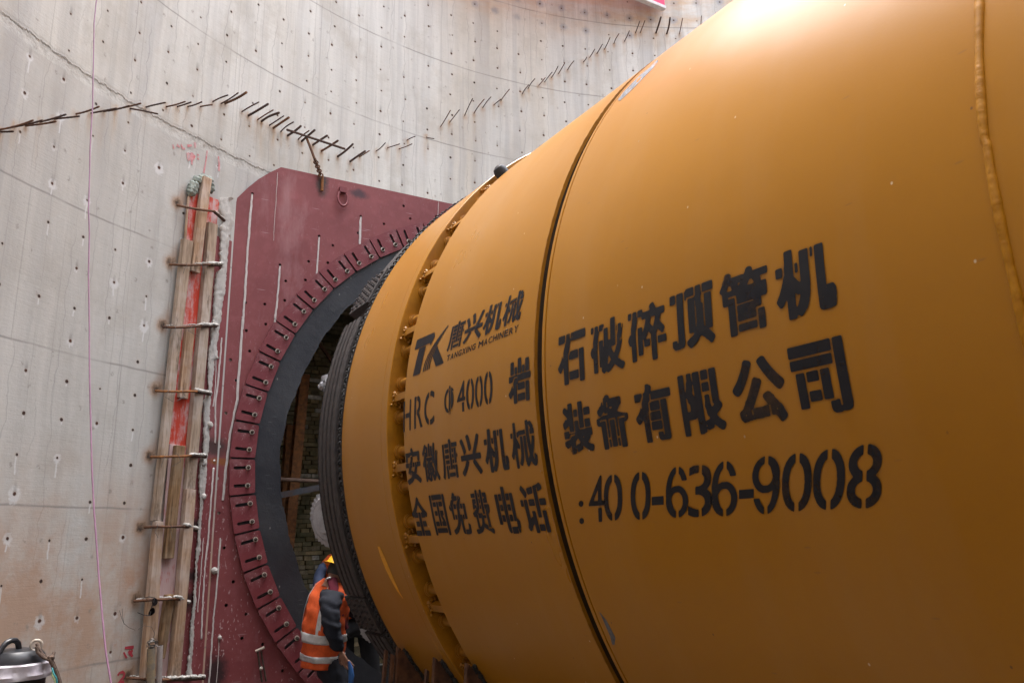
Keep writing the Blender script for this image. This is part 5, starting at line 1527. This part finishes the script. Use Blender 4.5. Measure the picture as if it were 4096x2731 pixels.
def hand(nodes, edges, wrist, dirv, palm_n, thumb_side, pre, curl=0.5):
    """adds palm and five fingers to a skin graph"""
    dirv = Vector(dirv).normalized(); pn = Vector(palm_n).normalized(); sd = dirv.cross(pn).normalized()
    w = Vector(wrist)
    nodes[pre + 'palm'] = (w + dirv * 0.045, (0.030, 0.018)); edges.append((pre + 'wrist', pre + 'palm'))
    for i, (o_, L_) in enumerate(((-0.030, 0.072), (-0.010, 0.082), (0.010, 0.076), (0.029, 0.060))):
        b = w + dirv * 0.085 + sd * o_
        nodes[f'{pre}k{i}'] = (b, 0.0095); edges.append((pre + 'palm', f'{pre}k{i}'))
        d = dirv; p = b; prev = f'{pre}k{i}'
        for s_ in range(3):
            d = (d * math.cos(curl) + pn * math.sin(curl)).normalized()
            p = p + d * L_ * (0.45, 0.32, 0.23)[s_]
            nm = f'{pre}f{i}{s_}'; nodes[nm] = (p, 0.0085 - 0.001 * s_); edges.append((prev, nm)); prev = nm
    t = w + dirv * 0.03 - sd * 0.03 * thumb_side
    nodes[pre + 't0'] = (t, 0.011); edges.append((pre + 'palm', pre + 't0'))
    t2 = t + (dirv * 0.7 - sd * 0.6 * thumb_side + pn * 0.3).normalized() * 0.04
    nodes[pre + 't1'] = (t2, 0.0095); edges.append((pre + 't0', pre + 't1'))
    t3 = t2 + (dirv + pn * 0.5).normalized() * 0.03
    nodes[pre + 't2'] = (t3, 0.008); edges.append((pre + 't1', pre + 't2'))

cw = lambda x, y, Y: Vector(at_y(1100 + x / 2.698, 2150 + y / 2.698, Y))
F1 = Vector((0.97, 0.24, 0)).normalized(); S1 = Vector((0.24, -0.97, 0))      # facing, right-hand side
pel = cw(585, 1370, 6.78); pel.z += 0.0
feet_z = FLOOR
W1 = thing("person", (pel.x + 0.1, pel.y, FLOOR), "worker in orange reflective vest and yellow helmet bending beside the cutter head", "person")
waist, chest, neck = cw(560, 1080, 6.78), cw(590, 760, 6.76), cw(640, 500, 6.74)
head = cw(690, 370, 6.72)
rsh, relb, rwr = cw(590, 700, 6.57), cw(610, 980, 6.52), cw(715, 1250, 6.52)
lsh, lelb, lwr = cw(690, 640, 6.95), cw(830, 800, 6.98), cw(960, 850, 6.90)
rhip, lhip = pel + S1 * 0.10 + Vector((0, 0, -0.04)), pel - S1 * 0.10 + Vector((0, 0, -0.04))
rkn = Vector((rhip.x + 0.10, rhip.y - 0.02, rhip.z - 0.43)); rank = Vector((rhip.x - 0.02, rhip.y, FLOOR + 0.08))
lkn = Vector((lhip.x + 0.33, lhip.y - 0.05, lhip.z - 0.30)); lank = Vector((lhip.x + 0.42, lhip.y - 0.02, FLOOR + 0.10))
nodes = {'pelvis': (pel, (0.14, 0.125)), 'waist': (waist, (0.14, 0.12)), 'chest': (chest, (0.155, 0.13)), 'upper': (chest.lerp(neck, 0.62), (0.12, 0.10)), 'neckb': (neck, 0.062),
         'rsh': (rsh, 0.088), 'relb': (relb, 0.074), 'rcuff': (relb.lerp(rwr, 0.93), 0.050), 'lsh': (lsh, 0.075), 'lelb': (lelb, 0.056), 'lcuff': (lelb.lerp(lwr, 0.93), 0.042),
         'rhip': (rhip, 0.10), 'rkn': (rkn, 0.072), 'rank': (rank, 0.055), 'rtoe': (rank + Vector((0.17, 0.03, -0.04)), 0.045),
         'lhip': (lhip, 0.10), 'lkn': (lkn, 0.072), 'lank': (lank, 0.055), 'ltoe': (lank + Vector((0.17, 0.03, -0.06)), 0.045)}
edges = [('pelvis', 'waist'), ('waist', 'chest'), ('chest', 'upper'), ('upper', 'neckb'), ('upper', 'rsh'), ('rsh', 'relb'), ('relb', 'rcuff'), ('upper', 'lsh'), ('lsh', 'lelb'), ('lelb', 'lcuff'),
         ('pelvis', 'rhip'), ('rhip', 'rkn'), ('rkn', 'rank'), ('rank', 'rtoe'), ('pelvis', 'lhip'), ('lhip', 'lkn'), ('lkn', 'lank'), ('lank', 'ltoe')]
skinned("body", nodes, edges, M_NAVY, W1, 3)
# hands
for pre, a, b, pn, ts in (('r', relb, rwr, (0.5, 0.3, -0.2), 1), ('l', lelb, lwr, (0.3, -0.6, -0.3), -1)):
    dv = (b - a).normalized(); nd = {pre + 'wrist': (b - dv * 0.02, 0.026)}; ed = []
    hand(nd, ed, b, dv + Vector((0.25, 0, -0.1)), pn, ts, pre, 0.45)
    skinned("hand", nd, ed, M_SKIN, W1, sub=2)
# head with face
def make_head(parent, c, fwd, up, skin, hairm, hair=True):
    fwd = Vector(fwd).normalized(); up = Vector(up); up = (up - fwd * up.dot(fwd)).normalized(); sd = fwd.cross(up)
    c = Vector(c); mb = MB()
    def pt(f, s_, u): return c + fwd * f + sd * s_ + up * u
    n, m = 28, 20; P = []
    for i in range(m + 1):
        th = math.pi * i / m; u = math.cos(th)
        for j in range(n):
            a = 2 * math.pi * j / n; f, s_ = math.sin(th) * math.cos(a), math.sin(th) * math.sin(a)
            rx, ry = 0.098, 0.076
            if u < 0: k_ = 1 + 0.35 * u; ry *= max(0.62, k_); rx *= (0.92 if f > 0 else 0.80 + 0.2 * (1 + u))
            x = f * rx
            if f > 0.6 and -0.35 < u < 0.12 and abs(s_) < 0.3: x += 0.022 * (1 - abs(s_) / 0.3) * (1 - abs(u + 0.12) / 0.3)      # nose
            if f > 0.4 and 0.0 < u < 0.22 and 0.2 < abs(s_) < 0.6: x -= 0.006                                               # eye sockets
            if f > 0.5 and -0.62 < u < -0.42 and abs(s_) < 0.4: x += 0.006                                                   # mouth
            P.append(pt(x, s_ * ry, u * 0.118))
    mb.add(P, [(i * n + j, (i + 1) * n + j, (i + 1) * n + (j + 1) % n, i * n + (j + 1) % n) for i in range(m) for j in range(n)], smooth=True)
    for sg in (1, -1):
        mb.ball(pt(-0.005, sg * 0.077, -0.005), 0.028, 10, sc=(0.7, 0.5, 1.1))
    mb.tube([pt(-0.02, 0, -0.07), pt(-0.045, 0, -0.16)], [0.055, 0.058], 14)
    mb.build("head", skin, parent, sharp=80)
    mb = MB()
    for sg in (1, -1): mb.ball(pt(0.078, sg * 0.03, 0.016), 0.011, 10)
    mb.build("eyes", plain("eye_white", (0.6, 0.6, 0.6), (0.02, 0.02, 0.02), 200, 0.2, 0, 0), parent)
    if hair:
        mb = MB(); P = []
        for i in range(11):
            th = math.pi * 0.60 * i / 10; u = math.cos(th)
            for j in range(n):
                a = 2 * math.pi * j / n; f, s_ = math.sin(th) * math.cos(a), math.sin(th) * math.sin(a)
                q = 1.07 + random.uniform(-0.01, 0.02); lift = 0.055 if f > 0.25 and u < 0.45 else 0
                P.append(pt(f * 0.098 * q - lift * 0.3, s_ * 0.078 * q, u * 0.120 * q + lift))
        mb.add(P, [(i * n + j, (i + 1) * n + j, (i + 1) * n + (j + 1) % n, i * n + (j + 1) % n) for i in range(10) for j in range(n)], smooth=True)
        mb.build("hair", hairm, parent, sharp=80)
    return pt
hf = (F1 * 0.92 + Vector((0, 0, -0.38))).normalized()
pt = make_head(W1, head, hf, (0.3, 0.05, 1), M_SKIN, M_HAIR)
def helmet(parent, pt):
    mb = MB(); n = 32; P = []
    rows = [(0.150, 0.0), (0.146, 0.35), (0.130, 0.65), (0.098, 0.90), (0.058, 1.04), (0.040, 1.08), (0.036, 1.12)]
    for u, q in rows:
        for j in range(n):
            a = 2 * math.pi * j / n; P.append(pt(0.122 * q * math.cos(a), 0.096 * q * math.sin(a), u + 0.012))
    for j in range(n):
        a = 2 * math.pi * j / n; br = 1.36 + 0.22 * max(0, math.cos(a)); P.append(pt(0.122 * br * math.cos(a), 0.096 * 1.22 * math.sin(a), 0.034))
    k_ = len(rows) + 1
    mb.add(P, [(i * n + j, (i + 1) * n + j, (i + 1) * n + (j + 1) % n, i * n + (j + 1) % n) for i in range(k_ - 1) for j in range(n)], smooth=True)
    for sg in (-1, 0, 1): mb.tube([pt(0.10, sg * 0.022, 0.125), pt(0.0, sg * 0.024, 0.168), pt(-0.10, sg * 0.022, 0.125)], 0.006, 6)
    mb.build("helmet", M_YELLOW, parent, sharp=60)
helmet(W1, pt)
# vest
def vest(parent, cl, fwd, sdv, dims, bands, vb=True, open_arm=True):
    """cl: centre points hem -> neck; dims: half widths (side, depth)"""
    rings = []
    cl = [Vector(c) for c in cl]
    for i, c in enumerate(cl):
        t = (cl[min(i + 1, len(cl) - 1)] - cl[max(0, i - 1)]).normalized()
        f = (Vector(fwd) - t * Vector(fwd).dot(t)).normalized(); s_ = f.cross(t) 
        rings.append((c, s_ * dims[i][0], f * dims[i][1]))
    fine = []
    for i in range(len(rings) - 1):
        for k_ in range(5):
            f_ = k_ / 5; A_, B_ = rings[i], rings[i + 1]; fine.append(tuple(A_[q_].lerp(B_[q_], f_) for q_ in range(3)))
    fine.append(rings[-1])
    v = loft(fine, M_VEST, "vest", parent, 0.006)
    def ringat(x, k_=1.03):
        i = min(int(x), len(rings) - 2); f = x - i; a, b = rings[i], rings[i + 1]
        return (a[0].lerp(b[0], f), a[1].lerp(b[1], f) * k_, a[2].lerp(b[2], f) * (k_ + 0.02))
    for (x0, x1) in bands:
        o = loft([ringat(x0), ringat(x0 * .75 + x1 * .25), ringat((x0 + x1) / 2), ringat(x0 * .25 + x1 * .75), ringat(x1)], M_REFL, "reflective_band", v, 0.003)
        o.location = (0, 0, 0) if parent_world(v).length < 1e-6 else -parent_world(v) + o.location + parent_world(v)
    if vb:
        for sg in (1, -1):
            for fs in (1, -1):
                P = []; xs = np.linspace(bands[-1][1], len(rings) - 1.25, 12)
                for x in xs:
                    c, ea, eb = ringat(float(x), 1.05)
                    for w_ in (-0.16, 0.16):
                        a = math.pi / 2 * fs + sg * (0.62 + w_ * 0.8)
                        ca, sa = math.cos(a), math.sin(a)
                        P.append(c + ea * (abs(ca) ** 0.8 * (1 if ca > 0 else -1)) + eb * (abs(sa) ** 0.8 * (1 if sa > 0 else -1)))
                mb = MB(); mb.add(P, [(2 * i, 2 * i + 1, 2 * i + 3, 2 * i + 2) for i in range(len(xs) - 1)], smooth=True)
                mb.build("reflective_strap", M_REFL, v)
    return v
vpts = [cw(505, 1400, 6.80), cw(515, 1290, 6.80), cw(525, 1130, 6.79), cw(530, 960, 6.78), cw(560, 790, 6.77), cw(590, 640, 6.76), cw(612, 530, 6.755), cw(630, 465, 6.75)]
vest(W1, vpts, F1, S1, [(0.165, 0.142), (0.175, 0.150), (0.18, 0.152), (0.185, 0.150), (0.185, 0.150), (0.185, 0.132), (0.15, 0.100), (0.085, 0.07)], [(0.75, 1.3), (2.15, 2.7)])
mb = MB(); mb.tube([cw(548, 452, 6.68), cw(575, 436, 6.64), cw(602, 430, 6.64)], [0.012, 0.016, 0.012], 8, flat=0.5); mb.build("white_collar", M_REFL, W1)
mb = MB(); pts_ = [cw(615, 440, 6.66), cw(640, 560, 6.61), cw(665, 700, 6.60), cw(715, 830, 6.62), cw(770, 980, 6.66)]
mb.tube(pts_, [0.045, 0.04, 0.035, 0.03, 0.022], 10, flat=0.5); mb.build("maroon_scarf", M_MAROONC, W1)
mb = MB(); P = [cw(795, 1330, 6.50), cw(815, 1400, 6.49), cw(825, 1480, 6.49), cw(815, 1600, 6.50)]
mb.tube(P, [0.016, 0.03, 0.038, 0.03], 12, flat=0.5)
o0 = mb.build("blue_cloth", M_BLUE, None, org=P[0]); tag(o0, "blue cloth dangling from the hand of the bending worker", "cloth")

# second worker behind
F2 = Vector((0.25, 0.97, 0)).normalized()
S2 = Vector((0.97, -0.25, 0))
p2 = cw(870, 880, 7.75); fz2 = FLOOR + 0.29
W2 = thing("person", (p2.x, p2.y, fz2), "worker in orange vest and blue sleeves standing half hidden inside the tunnel mouth", "person")
n2, c2 = cw(745, 150, 7.75), cw(780, 430, 7.75)
ls, le, lw_ = cw(505, 330, 7.78), cw(458, 500, 7.70), cw(540, 700, 7.50)
rs, re_, rw_ = cw(960, 260, 7.78), cw(1040, 480, 7.72), cw(1040, 700, 7.6)
lh, rh = p2 - S2 * 0.10 + Vector((0, 0, -0.03)), p2 + S2 * 0.10 + Vector((0, 0, -0.03))
nodes = {'pelvis': (p2, (0.145, 0.12)), 'waist': (p2.lerp(c2, 0.5), (0.15, 0.12)), 'chest': (c2, (0.165, 0.125)), 'upper': (c2.lerp(n2, 0.6), (0.12, 0.10)), 'neckb': (n2, 0.06),
         'ls': (ls, 0.060), 'le': (le, 0.052), 'lw': (lw_, 0.042), 'rs': (rs, 0.075), 're': (re_, 0.055), 'rw': (rw_, 0.042)}
edges = [('pelvis', 'waist'), ('waist', 'chest'), ('chest', 'upper'), ('upper', 'neckb'), ('upper', 'ls'), ('ls', 'le'), ('le', 'lw'), ('upper', 'rs'), ('rs', 're'), ('re', 'rw')]
leg = {'lh': (lh, 0.10), 'lk': (Vector((lh.x + 0.01, lh.y, (lh.z + fz2) / 2 + 0.03)), 0.075), 'la': (Vector((lh.x, lh.y, fz2 + 0.08)), 0.055), 'lt': (Vector((lh.x, lh.y, fz2 + 0.04)) + F2 * 0.17, 0.045),
       'rh': (rh, 0.10), 'rk': (Vector((rh.x + 0.06, rh.y, (rh.z + fz2) / 2 + 0.03)), 0.075), 'ra': (Vector((rh.x + 0.10, rh.y, fz2 + 0.08)), 0.055), 'rt': (Vector((rh.x + 0.1, rh.y, fz2 + 0.04)) + F2 * 0.17, 0.045)}
nodes.update(leg)
skinned("body", nodes, edges + [('pelvis', 'lh'), ('lh', 'lk'), ('lk', 'la'), ('la', 'lt'), ('pelvis', 'rh'), ('rh', 'rk'), ('rk', 'ra'), ('ra', 'rt')], M_BLUEC, W2)
trn = {'w': (p2 + Vector((0, 0, 0.02)), (0.155, 0.132))}; trn.update({k_: (v[0], v[1] + 0.014) for k_, v in leg.items() if k_ in ('lh', 'lk', 'la', 'rh', 'rk', 'ra')})
skinned("trousers", trn, [('w', 'lh'), ('lh', 'lk'), ('lk', 'la'), ('w', 'rh'), ('rh', 'rk'), ('rk', 'ra')], plain("black_trousers", (0.012, 0.012, 0.015), (0.02, 0.02, 0.024), 9, 0.9, 0, 0.4), W2)
for pre, a, b in (('l', le, lw_), ('r', re_, rw_)):
    dv = (b - a).normalized(); nd = {pre + 'wrist': (b - dv * 0.01, 0.026)}; ed = []
    hand(nd, ed, b, dv, F2 * -1, 1 if pre == 'r' else -1, pre, 0.4); skinned("hand", nd, ed, M_SKIN, W2)
make_head(W2, n2 + Vector((0.06, 0.06, 0.16)), (0.6, 0.7, -0.3), (0, 0, 1), M_SKIN, M_HAIR)
v2 = [cw(862, 835, 7.75), cw(850, 740, 7.75), cw(835, 600, 7.75), cw(812, 440, 7.75), cw(780, 300, 7.75), cw(758, 200, 7.75), cw(748, 150, 7.75)]
vest(W2, v2, F2, S2, [(0.205, 0.165), (0.215, 0.165), (0.215, 0.16), (0.22, 0.16), (0.225, 0.165), (0.215, 0.15), (0.15, 0.11)], [(1.05, 1.5)])
